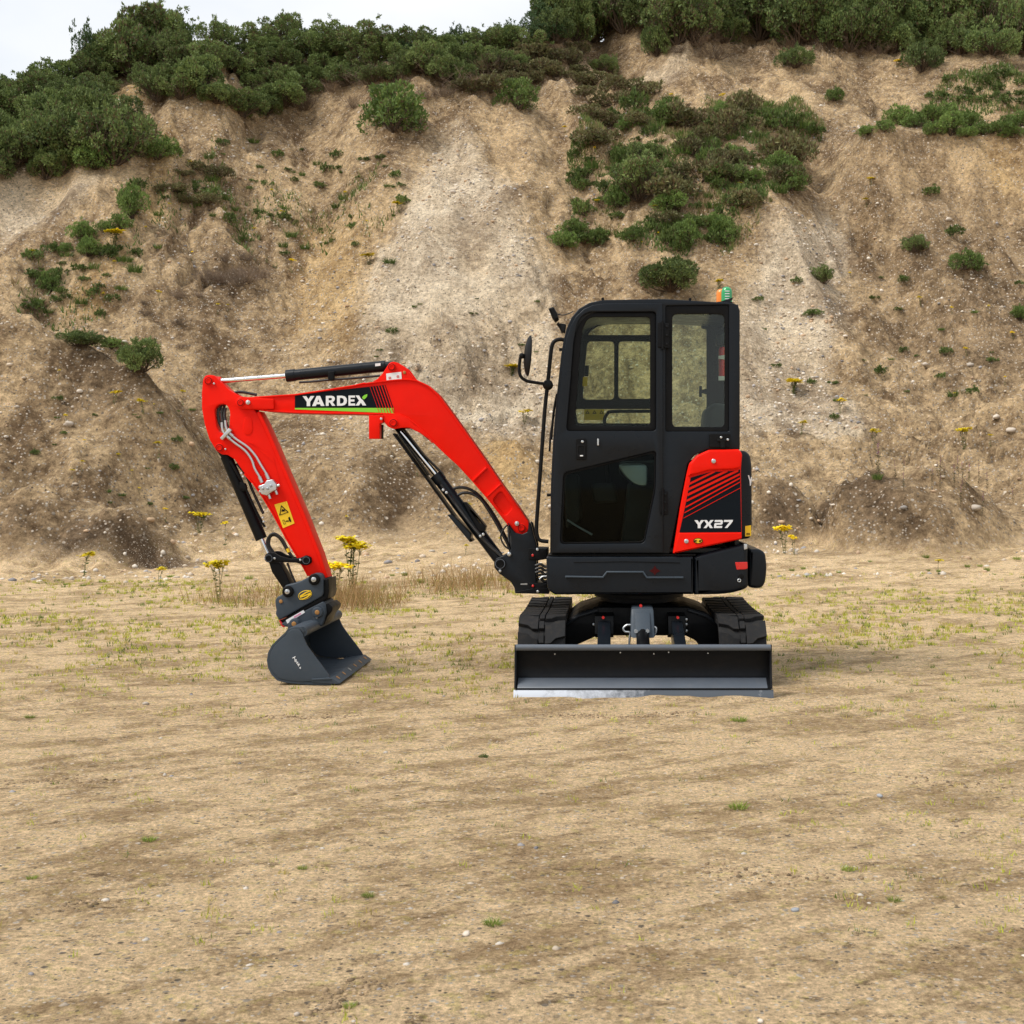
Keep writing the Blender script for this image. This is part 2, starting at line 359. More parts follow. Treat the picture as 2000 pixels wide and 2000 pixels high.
def soil(name, yard):
    m, t, b = nodes(name); L = t.links.new
    tcn = N(t, 'ShaderNodeTexCoord'); P = tcn.outputs['Object']
    at = N(t, 'ShaderNodeAttribute', attribute_name='soil'); sp_ = N(t, 'ShaderNodeSeparateColor'); L(at.outputs['Color'], sp_.inputs['Color'])
    def noise(scale, det=5, rough=.6, mscale=None, rot=0):
        n = N(t, 'ShaderNodeTexNoise', Scale=scale, Detail=float(det), Roughness=rough)
        if mscale or rot:
            mpn = N(t, 'ShaderNodeMapping'); mpn.inputs['Scale'].default_value = mscale or (1, 1, 1); mpn.inputs['Rotation'].default_value = (0, 0, rot); mpn.vector_type = 'TEXTURE' if rot else 'POINT'; L(P, mpn.inputs['Vector']); L(mpn.outputs['Vector'], n.inputs['Vector'])
        else: L(P, n.inputs['Vector'])
        return n.outputs['Fac']
    def rng_(v, a, b_, lo=0, hi=1):
        r = N(t, 'ShaderNodeMapRange'); r.inputs['From Min'].default_value = a; r.inputs['From Max'].default_value = b_; r.inputs['To Min'].default_value = lo; r.inputs['To Max'].default_value = hi; L(v, r.inputs['Value']); return r.outputs['Result']
    def mixc(a, b_, f, blend='MIX'):
        n = N(t, 'ShaderNodeMix', data_type='RGBA', blend_type=blend)
        for s, v in (('A', a), ('B', b_)):
            if isinstance(v, tuple): n.inputs[s].default_value = (*v, 1)
            else: L(v, n.inputs[s])
        if isinstance(f, float): n.inputs['Factor'].default_value = f
        else: L(f, n.inputs['Factor'])
        return n.outputs['Result']
    def math_(op, a, b_):
        n = N(t, 'ShaderNodeMath', operation=op)
        for i, v in enumerate((a, b_)):
            if isinstance(v, (int, float)): n.inputs[i].default_value = v
            else: L(v, n.inputs[i])
        n.use_clamp = True if op != 'SUBTRACT' else False; return n.outputs['Value']
    A_ = at.outputs['Alpha']                        # 0 on the yard, 1 on the bank
    # yard: pale sand patches, brown gravelly patches, scuffs along the driving direction
    mid = noise(1.6, 10, .80, (1.15, .9, 1), .3); ruts = noise(1.0, 9, .80, (2.0, .28, 1), .66)
    f = math_('ADD', math_('MULTIPLY', mid, .62), math_('MULTIPLY', ruts, .38))
    yc = mixc((.345, .228, .125), (.79, .575, .350), rng_(f, .458, .522))
    yc = mixc(yc, mixc((.19, .118, .055), (.80, .59, .32), rng_(noise(12, 8, .82), .38, .58)), .34)
    yc = mixc(yc, (.10, .062, .034), rng_(noise(5, 9, .84, (1, 1.9, 1)), .575, .61, 0, .75))
    yc = mixc(yc, (.46, .42, .070), rng_(noise(14, 5, .8), .54, .62, 0, .30))
    # bank
    big = noise(.5, 8, .76); med = noise(4.2, 6, .8); run = noise(1.3, 3, .6, (1.6, .25, .25))
    f2 = math_('ADD', math_('MULTIPLY', big, .52), math_('ADD', math_('MULTIPLY', med, .34), math_('MULTIPLY', run, .14)))
    ff = rng_(f2, .43, .56)
    hc = mixc((.185, .120, .066), (.64, .460, .262), ff)
    hc = mixc(hc, mixc((.47, .365, .25), (.82, .685, .50), ff), sp_.outputs['Red'])
    hc = mixc(hc, mixc((.46, .29, .125), (.70, .48, .225), ff), sp_.outputs['Blue'])
    col = mixc(yc, hc, A_)
    col = mixc(col, mixc((.080, .052, .030), (.29, .198, .118), ff), sp_.outputs['Green'])  # Green: damp earth and the painted shade of the heap faces
    inv = N(t, 'ShaderNodeMath', operation='SUBTRACT'); inv.inputs[0].default_value = 1.0; L(A_, inv.inputs[1]); IA = inv.outputs['Value']
    def peb(scale, thr, amt, lo, hi):
        v = N(t, 'ShaderNodeTexVoronoi', Scale=scale); L(P, v.inputs['Vector'])
        inn = rng_(v.outputs['Distance'], thr - .05, thr + .05, 1, 0)
        sx = N(t, 'ShaderNodeSeparateColor'); L(v.outputs['Color'], sx.inputs['Color'])
        return math_('MULTIPLY', inn, rng_(sx.outputs['Red'], 1 - amt, 1 - amt + .02)), mixc(lo, hi, sx.outputs['Green'])
    for s, thr, amt, w_ in ((75, .38, .26, IA), (32, .30, .10, IA), (10, .26, .16, A_), (21, .36, .38, A_)):
        mk, tone = peb(s, thr, amt, (.14, .105, .072), (.72, .62, .50)); col = mixc(col, tone, math_('MULTIPLY', mk, w_))
    gm = N(t, 'ShaderNodeMix', data_type='FLOAT'); L(A_, gm.inputs['Factor']); L(noise(55, 6, .9), gm.inputs['A']); L(noise(11, 6, .9), gm.inputs['B'])
    col = mixc(col, mixc((.15, .14, .13), (1.75, 1.76, 1.78), rng_(gm.outputs['Result'], .36, .64)), .6, 'MULTIPLY')
    L(col, b.inputs['Base Color']); b.inputs['Roughness'].default_value = .95; b.inputs['Specular IOR Level'].default_value = .1
    ha = N(t, 'ShaderNodeMath', operation='MULTIPLY'); ha.inputs[1].default_value = .045; L(noise(20, 7, .78), ha.inputs[0])
    hb_ = N(t, 'ShaderNodeMath', operation='MULTIPLY'); hb_.inputs[1].default_value = .16; L(noise(5, 7, .78), hb_.inputs[0])
    hm = N(t, 'ShaderNodeMix', data_type='FLOAT'); L(A_, hm.inputs['Factor']); L(ha.outputs['Value'], hm.inputs['A']); L(hb_.outputs['Value'], hm.inputs['B'])
    bp = N(t, 'ShaderNodeBump', Strength=1.0, Distance=1.0); L(hm.outputs['Result'], bp.inputs['Height']); L(bp.outputs['Normal'], b.inputs['Normal'])
    return m
M['yard'] = M['hill'] = soil('sandy_soil', True)
def bankness(x, y, z): return sstep(.06, .55, z + .22 * fbm(x, y, 219, 3) - .12)

def steps(a, b, s0, s1):
    out = [a]
    while out[-1] < b:
        t = (out[-1] - a) / (b - a); out.append(out[-1] + s0 + (s1 - s0) * t)
    return out
gx = np.array([-200, -80, -40, -22, -15] + list(np.arange(-11, 8.5, .045)) + [12, 18, 40, 80, 200.])
gy = np.array([-200, -80, -30, -10, -2, 1] + steps(2.2, 17.0, .014, .06))
gy[-1] = 17.02
me, co = grid_mesh('ground', gx, gy, terrain, M['yard'])
a = me.color_attributes.new('soil', 'FLOAT_COLOR', 'POINT'); cc = np.zeros((len(co), 4)); cc[:, 3] = 1
cc[:, 3] = bankness(*co.T) * sstep(12.5, 15, co[:, 1])
a.data.foreach_set('color', cc.ravel())
o = obj('ground', me); o['kind'] = 'structure'

hxs = np.array([-200, -90, -50, -30, -24] + list(np.arange(-20.5, 16.5, .062)) + [20, 30, 50, 90, 200.])
hys = np.array(list(np.arange(16.9, 44.5, .062)) + [46, 50, 60, 90, 160, 400.])
me, co = grid_mesh('quarry_slope', hxs, hys, lambda X, Y: terrain(X, Y) - .03 * (Y < 17.0), M['hill'])
x, y, z = co.T
# soil kinds: fans of pale gravel, damp earth with shade painted into the heaps' scraped faces, clean orange sand
jx = x + .36 * fbm(x * .9, y * .9, 201, 5, .6); jy = y + .5 * fbm(x * .9, y * .9, 205, 5, .6)
def wpoly(pts): return [tuple(hd_(*p))[:2] for p in pts]
def soft(poly, grow=.30):
    if grow < .29:
        jx_, jy_ = x + .25 * (jx - x), y + .25 * (jy - y)
        return sum(inpoly(jx_ + dx, jy_ + dy, poly).astype(float) for dx, dy in ((0, 0), (.1, 0), (-.1, 0), (0, .15), (0, -.15))) / 5
    a = inpoly(jx, jy, poly).astype(float)
    for dx, dy in ((grow, 0), (-grow, 0), (0, grow), (0, -grow)): a = a + inpoly(jx + dx, jy + dy, poly)
    return a / 5
pale = np.maximum(soft(wpoly([(835,235),(880,240),(1000,430),(1050,560),(1060,820),(690,820),(690,600),(720,480),(770,370)])),
                  soft(wpoly([(1500,400),(1580,400),(1600,560),(1560,700),(1640,830),(1390,830),(1390,600),(1440,470)])))
pale = np.maximum(pale, .8 * soft(wpoly([(20,330),(200,330),(150,400),(0,480),(0,360)])))
pale = np.maximum(pale, .6 * soft(wpoly([(1000,85),(1300,95),(1280,150),(1100,150)])))
orange = np.maximum.reduce([soft(wpoly([(300,250),(345,300),(290,420),(180,600),(110,600),(170,510),(240,430)])), soft(wpoly([(580,400),(690,430),(680,640),(560,640)])) * .8,
                            soft(wpoly([(900,860),(1020,850),(1010,960),(930,950)])) , soft(wpoly([(1860,260),(1932,270),(1932,330),(1850,320)])), .8 * soft(wpoly([(210,165),(270,150),(280,200),(200,220)]))])
damp_shade = np.maximum.reduce([.55 * soft(wpoly([(1560,370),(1720,300),(1932,330),(1932,700),(1780,760),(1640,640),(1640,480)])), soft(wpoly([(0,970),(110,955),(300,1010),(400,1060),(330,1075),(200,1040),(60,1060),(0,1040)]), .2), soft(wpoly([(1430,920),(1510,930),(1520,980),(1490,1010),(1430,1010)]), .2),
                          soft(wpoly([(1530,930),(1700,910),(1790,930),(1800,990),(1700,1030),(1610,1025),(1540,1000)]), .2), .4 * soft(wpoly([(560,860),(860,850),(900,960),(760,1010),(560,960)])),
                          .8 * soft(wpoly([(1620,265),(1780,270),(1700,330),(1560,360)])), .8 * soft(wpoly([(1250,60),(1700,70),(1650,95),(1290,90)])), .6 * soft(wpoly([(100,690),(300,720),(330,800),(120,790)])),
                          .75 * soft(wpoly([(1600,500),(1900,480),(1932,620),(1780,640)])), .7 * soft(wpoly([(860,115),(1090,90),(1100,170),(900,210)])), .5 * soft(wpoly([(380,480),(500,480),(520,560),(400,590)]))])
damp_shade = np.clip(damp_shade * np.clip(.75 + .8 * fbm(x * 1.5, y * 1.5, 215, 3), 0, 1), 0, 1)
a = me.color_attributes.new('soil', 'FLOAT_COLOR', 'POINT')
a.data.foreach_set('color', np.stack([pale * np.clip(.8 + .5 * fbm(x, y, 217, 3), 0, 1), damp_shade, orange * .75, bankness(x, y, z)], -1).ravel())
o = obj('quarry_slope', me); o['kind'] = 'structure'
# ------------------------------------------------------------------ the excavator
YS = 8.667            # near side of the upper structure
YF = 9.60             # far side of the cab
YB0, YB1 = 9.27, 9.45 # boom
UX = .206             # undercarriage axis
ex = thing('mini_excavator', 'red and charcoal mini excavator with closed cab, dozer blade and ditching bucket', 'excavator', (UX, 9.3, 0))

M['darkred'] = paint('dull_red_print', (.055, .005, .005), .5, spec=.1)
# ---- letters (unit box)
LET = {
 'Y': [[(0,1),(.32,1),(.5,.67),(.68,1),(1,1),(.645,.42),(.645,0),(.355,0),(.355,.42)]],
 'A': [[(0,0),(.36,1),(.64,1),(1,0),(.70,0),(.645,.18),(.355,.18),(.30,0)],[(.42,.39),(.58,.39),(.5,.68)]],
 'R': [[(0,0),(0,1),(.60,1),(.80,.94),(.91,.80),(.91,.62),(.83,.47),(.68,.38),(.96,0),(.63,0),(.42,.33),(.29,.33),(.29,0)],[(.29,.55),(.29,.78),(.52,.78),(.61,.73),(.61,.60),(.52,.55)]],
 'D': [[(0,0),(0,1),(.48,1),(.76,.93),(.93,.75),(.98,.5),(.93,.25),(.76,.07),(.48,0)],[(.29,.22),(.29,.78),(.46,.78),(.62,.70),(.68,.5),(.62,.30),(.46,.22)]],
 'E': [[(0,0),(0,1),(.9,1),(.9,.79),(.28,.79),(.28,.61),(.82,.61),(.82,.40),(.28,.40),(.28,.21),(.92,.21),(.92,0)]],
 'x': [[(0,1),(.33,1),(.50,.70),(.58,.62),(.69,.52),(1.0,0),(.66,0),(.5,.29),(.33,0),(0,0),(.335,.5)]],
 'leaf': [[(.55,.74),(.60,.90),(.74,1.03),(.98,1.12),(.97,.94),(.88,.76),(.74,.62),(.68,.60)]],
 'X': [[(0,1),(.31,1),(.5,.68),(.69,1),(1,1),(.68,.5),(1,0),(.69,0),(.5,.32),(.31,0),(0,0),(.32,.5)]],
 '2': [[(.02,1),(.86,1),(1,.88),(1,.52),(.86,.40),(.27,.40),(.27,.25),(1,.25),(1,0),(0,0),(0,.51),(.13,.63),(.73,.63),(.73,.76),(.02,.76)]],
 '7': [[(0,1),(1,1),(1,.78),(.52,0),(.2,0),(.66,.75),(0,.75)]],
}
def word(name, items, quad, Y, parent, mat):
    """items: (glyph, u0, u1, mat); quad: four frame points bl, br, tr, tl"""
    bl, br, tr, tl = [Vector(p) for p in quad]
    for g, u0, u1, mt in items:
        polys = []
        for poly in LET[g]:
            q = []
            for a, b in poly:
                u = u0 + a * (u1 - u0)
                q.append(W((bl.lerp(br, u)).lerp(tl.lerp(tr, u), b), Y))
            polys.append(q)
        sheet(name, [polys[0]], Y, mt or mat, parent, holes=polys[1:])

# ---- cab
OUT = z1((325,1868),(330,1400),(345,1100),(370,800),(398,540),(415,430),(438,345),(470,275),(520,215),(590,176),(680,157),(1095,150),(1560,178),(1592,192),(1605,230),(1605,1165),(1385,1165),(1300,1205),(1252,1262),(1238,1340),(1130,1868))
OUTW = WW(OUT, YS)
door_o = z1((338,1862),(346,1400),(362,1100),(386,800),(414,560),(436,420),(462,340),(502,268),(555,220),(615,194),(690,184),(1082,182),(1088,1862))
dwin = z1((434,1042),(462,720),(484,440),(505,330),(535,270),(590,240),(1040,238),(1040,1042))
lwin = z1((416,1322),(1040,1172),(1036,1440),(962,1798),(392,1804))
rwin = z1((1104,196),(1532,190),(1532,1044),(1104,1044))
doorhole = z1((380,1800),(400,1300),(425,900),(450,600),(490,400),(520,320),(580,262),(640,240),(1050,236),(1050,1810))
cab = plate('cab_frame', OUTW, YS + .006, YS + .055, M['grey'], ex, holes=[fillet(WW(doorhole, YS), .02), fillet(WW(rwin, YS), .01)], bevel=.006)
door = plate('cab_door', WW(door_o, YS), YS - .014, YS + .02, M['grey'], ex, holes=[fillet(WW(dwin, YS), .025), fillet(WW(lwin, YS), .03)], bevel=.005)
plate('window_pane', fillet(WW(z1((430,1046),(458,720),(480,440),(500,325),(532,264),(590,234),(1046,232),(1046,1046)), YS), .02), YS + .024, YS + .029, M['glass'], door, bevel=0)
plate('lower_pane', fillet(WW(z1((410,1316),(1046,1164),(1042,1445),(966,1804),(386,1810)), YS), .02), YS + .024, YS + .029, M['glassdark'], door, bevel=0)
# blackout border of the door glass and rubber seals
plate('window_seal', fillet(WW(dwin, YS), .02), YS + .012, YS + .0235, M['black'], door, holes=[fillet(WW(z1((490,1005),(512,720),(530,450),(548,345),(575,290),(610,272),(1000,272),(1000,1005)), YS), .03)], bevel=.002)
plate('window_seal', fillet(WW(lwin, YS), .025), YS + .008, YS + .0235, M['black'], door, holes=[fillet(WW(z1((428,1335),(1028,1190),(1024,1440),(954,1786),(404,1792)), YS), .03)], bevel=.002)
rp = plate('quarter_pane', fillet(WW(z1((1098,190),(1538,184),(1538,1050),(1098,1050)), YS), .01), YS + .034, YS + .039, M['glassrear'], cab, bevel=0)
plate('window_border', fillet(WW(rwin, YS), .008), YS + .018, YS + .033, M['black'], cab, holes=[fillet(WW(z1((1150,1014),(1150,250),(1504,250),(1504,1014)), YS), .035)], bevel=.002)
# roof: profile swept across the cab
top = catmull([Vector(p).to_3d() for p in WW(z1((438,345),(470,275),(520,215),(590,176),(680,157),(1095,150),(1560,178),(1590,192),(1604,232)), YS)], 4)
top = [(p.x, p.y) for p in top]
plate('cab_roof', strip(top, -.055), YS + .058, YF - .022, M['grey'], ex, bevel=.004)
rib = [(p[0], p[1] + .012) for p in WW(z1((560,190),(680,157),(1095,150)), YS)]
for bx_ in ((680, 150), (1270, 152)):
    disc('roof_bolt', z1(bx_)[0], YS, .010, YS + .01, YS + .03, M['black'], cab)
# far side frame with its panes
fh = [fillet(WW(z1((580,396),(602,365),(650,335),(722,320),(1010,320),(1010,396)), YF), .01),
      fillet(WW(z1((578,437),(757,437),(757,830),(545,830),(560,620)), YF), .03),
      fillet(WW(z1((788,437),(1010,437),(1010,825),(785,825)), YF), .03),
      fillet(WW(z1((496,893),(1010,893),(1010,990),(512,990)), YF), .02),
      fillet(WW(z1((1100,310),(1340,310),(1346,350),(1380,356),(1380,880),(1350,1012),(1100,1012)), YF), .01)]
far = plate('cab_side', OUTW, YF - .02, YF + .02, M['black'], ex, holes=fh, bevel=.004)
plate('window_pane', fillet(WW(z1((480,305),(1390,305),(1390,1020),(480,1020)), YF), .02), YF + .022, YF + .026, M['glassfar'], far, bevel=0)
# windscreen with pillars
front = WW(z1((329,1868),(334,1400),(349,1100),(374,800),(402,540),(419,430),(442,345)), YS)
plate('windscreen', strip(front, -.006), YS + .075, YF - .045, M['glass'], ex, bevel=0)
plate('front_pillar', strip(front, -.05), YS + .056, YS + .074, M['grey'], cab, bevel=.003)
plate('front_pillar', strip(front, -.05), YF - .044, YF - .022, M['grey'], cab, bevel=.003)
# rear wall with glass
rx0, _ = W(z1((1575, 0))[0], YS); rx1, zr = W(z1((1604, 1050))[0], YS); _, zb = W((0, z1((0, 1865))[0][1]), YS); _, zt = W((0, z1((0, 235))[0][1]), YS)
box('rear_wall', rx0, rx1, YS + .058, YF - .023, zb, zr, M['interior'], ex)
box('rear_pane', rx0 + .008, rx1 - .012, YS + .058, YF - .023, zr + .002, zt - .04, M['glassfar'], ex, bevel=0)
# interior
fx0, _ = W(z1((345, 0))[0], YS)
box('cab_floor', fx0, rx0 - .002, YS + .058, YF - .023, zb + .001, zb + .03, M['interior'], ex)
def side_box(name, pts, Ya, Yb, mat, parent=None, r=.03, bevel=.02, Yw=None):
    return plate(name, fillet(WW(pts, Yw or (Ya + Yb) / 2), r), Ya, Yb, mat, parent or ex, bevel=bevel, bres=3)
seat = side_box('seat', z1((790,1250),(1330,1235),(1400,1300),(1380,1370),(850,1380),(790,1330)), 8.93, 9.38, M['seat'], bevel=.04)
side_box('backrest', z1((1360,900),(1420,860),(1500,870),(1540,950),(1440,1260),(1330,1250)), 8.95, 9.36, M['seat'], seat, bevel=.05)
side_box('seat_base', z1((850,1385),(1330,1385),(1360,1800),(800,1800)), 8.96, 9.36, M['interior'], seat)
side_box('seat_skirt', z1((775,1262),(985,1262),(985,1418),(900,1410),(830,1350)), 8.86, 8.90, M['zinc'], seat, r=.05, bevel=.01)
side_box('control_console', z1((600,1400),(760,1385),(790,1520),(620,1530)), 9.1, 9.35, M['interior'])
side_box('front_console', z1((430,1340),(520,1330),(540,1640),(440,1700)), 8.95, 9.45, M['interior'])
tube('joystick', [(W(z1((700,1130))[0], 9)[0], 9.0, W(z1((700,1110))[0], 9)[1]), (W(z1((720,1400))[0], 9)[0], 9.05, W(z1((720,1390))[0], 9)[1])], .016, M['plastic'], ex)
ptube('pedal_bar', z1((440,1640),(520,1690),(610,1740)), 8.95, .007, M['zinc'], ex, 4)
ptube('grab_handle', z1((692,1010),(694,960),(712,925),(750,910),(1000,908)), 9.50, .012, M['plastic'], ex, 5)
side_box('bottle', z1((1436,420),(1450,370),(1500,370),(1520,430),(1520,620),(1500,700),(1460,700),(1425,580),(1424,520)), 9.32, 9.40, M['interior'], r=.03, label=None) if False else None
fe = side_box('bottle', z1((1462,480),(1500,470),(1500,700),(1462,700)), 9.18, 9.24, M['redlens'], r=.012, bevel=.02)
side_box('bottle_neck', z1((1450,380),(1500,380),(1512,470),(1440,470)), 9.17, 9.25, M['interior'], fe, r=.02)
side_box('label_band', z1((1460,535),(1502,530),(1502,560),(1460,556)), 9.165, 9.18, M['white'], fe, r=.0, bevel=.001)
side_box('label_band', z1((1460,672),(1502,672),(1502,700),(1460,700)), 9.165, 9.18, M['white'], fe, r=.0, bevel=.001)
sheet('warning_label', [WW(z1((556,896),(690,896),(690,968),(556,968)), YF)], YF - .024, M['yellow'], far)
for q in (578, 625, 672):
    sheet('pictogram', [WW(z1((q-14,925),(q+14,925),(q,902)), YF)], YF - .027, M['black'], far, holes=[WW(z1((q-7,921),(q+7,921),(q,909)), YF)])
sheet('warning_label', [WW(z1((548,680),(578,680),(576,740),(544,740)), YF)], YF - .024, M['yellow'], far)
side_box('window_latch', z1((562,600),(588,600),(584,672),(556,672)), YF - .05, YF - .022, M['plastic'], far, r=.004, bevel=.004)
side_box('window_latch', z1((1330,738),(1348,738),(1348,765),(1382,755),(1382,795),(1348,785),(1348,812),(1330,812)), YF - .05, YF - .022, M['plastic'], far, r=.0, bevel=.003)
# door furniture
hd = plate('door_handle', fillet(WW(z1((500,1092),(572,1092),(572,1236),(500,1236)), YS), .012), YS - .020, YS - .013, M['black'], door, bevel=.003)
plate('handle_cup', fillet(WW(z1((508,1135),(564,1135),(562,1222),(510,1222)), YS), .012), YS - .024, YS - .019, M['plastic'], hd, bevel=.003, holes=[fillet(WW(z1((516,1143),(556,1143),(554,1200),(518,1200)), YS), .008)])
disc('lock', z1((544,1114))[0], YS, .009, YS - .026, YS - .019, M['zinc'], hd)
sheet('pictogram', [WW(z1((528,1204),(548,1204),(548,1212),(528,1212)), YS)], YS - .026, M['white'], hd)
plate('catch', fillet(WW(z1((643,1094),(655,1094),(655,1140),(643,1140)), YS), .004), YS - .03, YS - .013, M['zinc'], door, bevel=.003)
def hinge(a):
    x0, y0, x1, y1 = a
    h = plate('hinge', fillet(WW(z1((x0,y0),(x1,y0+10),(x1,y1),(x0,y1-8)), YS), .008), YS - .026, YS - .012, M['black'], door, bevel=.004)
    xm = (x0 + x1) / 2 - 6
    a0, a1 = W(z1((xm, y0 - 4))[0], YS), W(z1((xm, y1 + 4))[0], YS)
    tube('hinge_pin', [(a0[0], YS - .03, a0[1]), (a1[0], YS - .03, a1[1])], .009, M['black'], h)
    for k in range(3): disc('bolt', z1((x1 - 16, y0 + 32 + k * (y1 - y0 - 60) / 2))[0], YS, .008, YS - .034, YS - .024, M['plastic'], h)
hinge((1050, 310, 1128, 488)); hinge((1064, 1436, 1116, 1606))
hb = plate('hood_bracket', fillet(WW(z1((1398,1060),(1540,1060),(1540,1152),(1398,1152)), YS), .006), YS - .016, YS + .004, M['black'], cab, bevel=.004)
plate('bracket_arm', fillet(WW(z1((1450,1095),(1520,1095),(1520,1112),(1500,1115),(1500,1155),(1472,1155),(1470,1115),(1450,1112)), YS), .004), YS - .03, YS - .017, M['plastic'], hb, bevel=.003)
for q in ((1475,1085),(1520,1100)): disc('bolt', z1(q)[0], YS, .008, YS - .036, YS - .028, M['zinc'], hb)
# ---- handrail, mirror, work light, wiper
hr = ptube('hand_rail', z1((425,430),(395,424),(362,432),(340,462),(328,540),(312,700),(290,900),(268,1200),(246,1500),(234,1680),(238,1745),(258,1778),(315,1786)), YS + .02, .0128, M['plastic'], ex, 4)
disc('rail_clamp', z1((310,730))[0], YS, .034, YS - .02, YS + .05, M['plastic'], hr, bevel=.025)
mir = ptube('mirror_arm', z1((300,722),(230,714),(165,702),(128,672),(118,620),(126,545)), YS - .02, .0105, M['plastic'], ex, 5, ys=[YS+.02, YS, YS-.02, YS-.03, YS-.03, YS-.03])
# mirror head: an oval dish facing the operator (normal along X, turned a little towards us)
def dish(name, c, ry, rz, th, ang, tilt, mat, matf, parent):
    bm = bmesh.new(); n = 32; rings = [(0.0, -th), (.5, -th * .92), (.85, -th * .6), (1.0, -.25 * th), (1.0, 0.0)]
    prev = None; first = None
    for ri, (s, d) in enumerate(rings):
        if s == 0: cur = [bm.verts.new((d, 0, 0))]
        else: cur = [bm.verts.new((d, ry * s * math.cos(2*math.pi*k/n), rz * s * math.sin(2*math.pi*k/n))) for k in range(n)]
        if prev is not None:
            for k in range(n):
                if len(prev) == 1: bm.faces.new((prev[0], cur[k], cur[(k+1) % n]))
                else: bm.faces.new((prev[k], cur[k], cur[(k+1) % n], prev[(k+1) % n]))
        prev = cur
    f = bm.faces.new(prev); bmesh.ops.recalc_face_normals(bm, faces=bm.faces)
    me = bpy.data.meshes.new(name); bm.to_mesh(me); bm.free()
    me.transform(Matrix.Translation(c) @ Matrix.Rotation(ang, 4, 'Z') @ Matrix.Rotation(tilt, 4, 'Y')); finish(me, mat, 40)
    return obj(name, me, parent)
mc = W(z1((188, 535))[0], YS - .03)
dish('mirror_head', (mc[0], YS - .03, mc[1]), .085, .132, .035, math.radians(12), math.radians(4), M['plastic'], None, mir)
disc('mirror_joint', z1((136,535))[0], YS - .03, .018, YS - .055, YS - .005, M['plastic'], mir, bevel=.012)
lb = ptube('light_bracket', z1((415,380),(398,345),(376,315)), YS + .08, .011, M['plastic'], ex, 3)
plate('work_light', fillet(WW(z1((316,222),(350,210),(374,250),(386,288),(360,310),(340,282)), YS + .08), .006), YS + .02, YS + .13, M['plastic'], lb, bevel=.012)
ptube('cable', z1((372,252),(410,260),(450,250),(480,236)), YS + .08, .0035, M['hose'], lb, 4)
plate('light_mount', fillet(WW(z1((390,310),(432,318),(424,375),(404,370)), YS), .004), YS + .03, YS + .1, M['plastic'], lb, bevel=.004)
ptube('wiper_arm', z1((372,790),(352,900),(340,1010),(334,1100)), YS + .12, .008, M['plastic'], ex, 3)
ptube('wiper_blade', z1((352,930),(330,1060),(322,1180)), YS + .14, .007, M['plastic'], ex, 3)
for q in ((400,492),(318,1472)): ptube('rubber_stop', z1((q[0]-14,q[1]),(q[0]+14,q[1])), YS + .03, .010, M['plastic'], cab)
# ---- beacons on the roof
def beacon(mat, cxp, Yb, h0, h1, r, nm, lab):
    c0 = W(z1((cxp, h0))[0], Yb); c1 = W(z1((cxp, h1))[0], Yb); Ht = c1[1] - c0[1]
    prof = [(r, 0), (r, Ht * .62), (r * .93, Ht * .8), (r * .7, Ht * .93), (r * .35, Ht * .99), (0, Ht)]
    for rr in range(4): pass
    bm = bmesh.new(); n = 24; prev = None
    for (s, d) in prof:
        cur = [bm.verts.new((c0[0], Yb, c0[1] + d))] if s == 0 else [bm.verts.new((c0[0] + s * math.cos(2*math.pi*k/n), Yb + s * math.sin(2*math.pi*k/n), c0[1] + d)) for k in range(n)]
        if prev:
            for k in range(n):
                if len(cur) == 1: bm.faces.new((prev[k], prev[(k+1) % n], cur[0]))
                else: bm.faces.new((prev[k], prev[(k+1) % n], cur[(k+1) % n], cur[k]))
        prev = cur
    bmesh.ops.recalc_face_normals(bm, faces=bm.faces); me = bpy.data.meshes.new(nm); bm.to_mesh(me); bm.free(); finish(me, mat, 40)
    b = obj(nm, me, ex, lab)
    tube('beacon_base', [(c0[0], Yb, c0[1] - .05), (c0[0], Yb, c0[1] + .004)], r * 1.08, M['plastic'], b)
    return b, c0, Ht
b, c0, Ht = beacon(M['greenlens'], 1516, 9.0, 178, 70, .0375, 'beacon', 'green domed beacon lens')
for k in range(4):      # pale light bars inside the lens
    z = c0[1] + Ht * (.18 + .16 * k)
    box('light_bar', c0[0] - .016, c0[0] + .016, 9.0 - .0385, 9.0 - .034, z, z + Ht * .05, M['white'], b, bevel=.001)
beacon(M['orange'], 1480, 9.28, 178, 84, .036, 'beacon', 'orange beacon lens behind the green one')

# ---- upper structure: skirt, counterweight, hood
core = plate('turntable_deck', fillet(WW(z4((372,222),(1640,222),(1640,430),(1560,458),(420,462)), YS), .03), YS + .11, 10.02, M['grey'], ex, bevel=.02)
plate('floor_plate', WW(z4((366,212),(1330,208),(1330,219),(366,219)), YS), YS + .01, 10.0, M['black'], ex, bevel=.002)
sk = plate('side_skirt', fillet(WW(z4((356,222),(1312,222),(1312,468),(412,470),(374,446),(360,400)), YS), [.012,.004,.004,.01,.02,.02]), YS - .012, YS + .10, M['grey'], ex, bevel=.014, bres=3)
ptx = WW(z4((480,346),(722,350),(748,316),(988,316),(1012,352),(1248,352)), YS)
plate('embossed_ridge', strip(fillet(ptx, .006)[0:-1] if False else ptx, -.013), YS - .032, YS - .010, M['greylite'], sk, bevel=.006, bres=3)
plate('pressed_line', strip(WW(z4((535,256),(880,252),(1225,260)), YS), -.006), YS - .0165, YS - .011, M['black'], sk, bevel=.0022)
cr4 = z4((1062,316))[0]
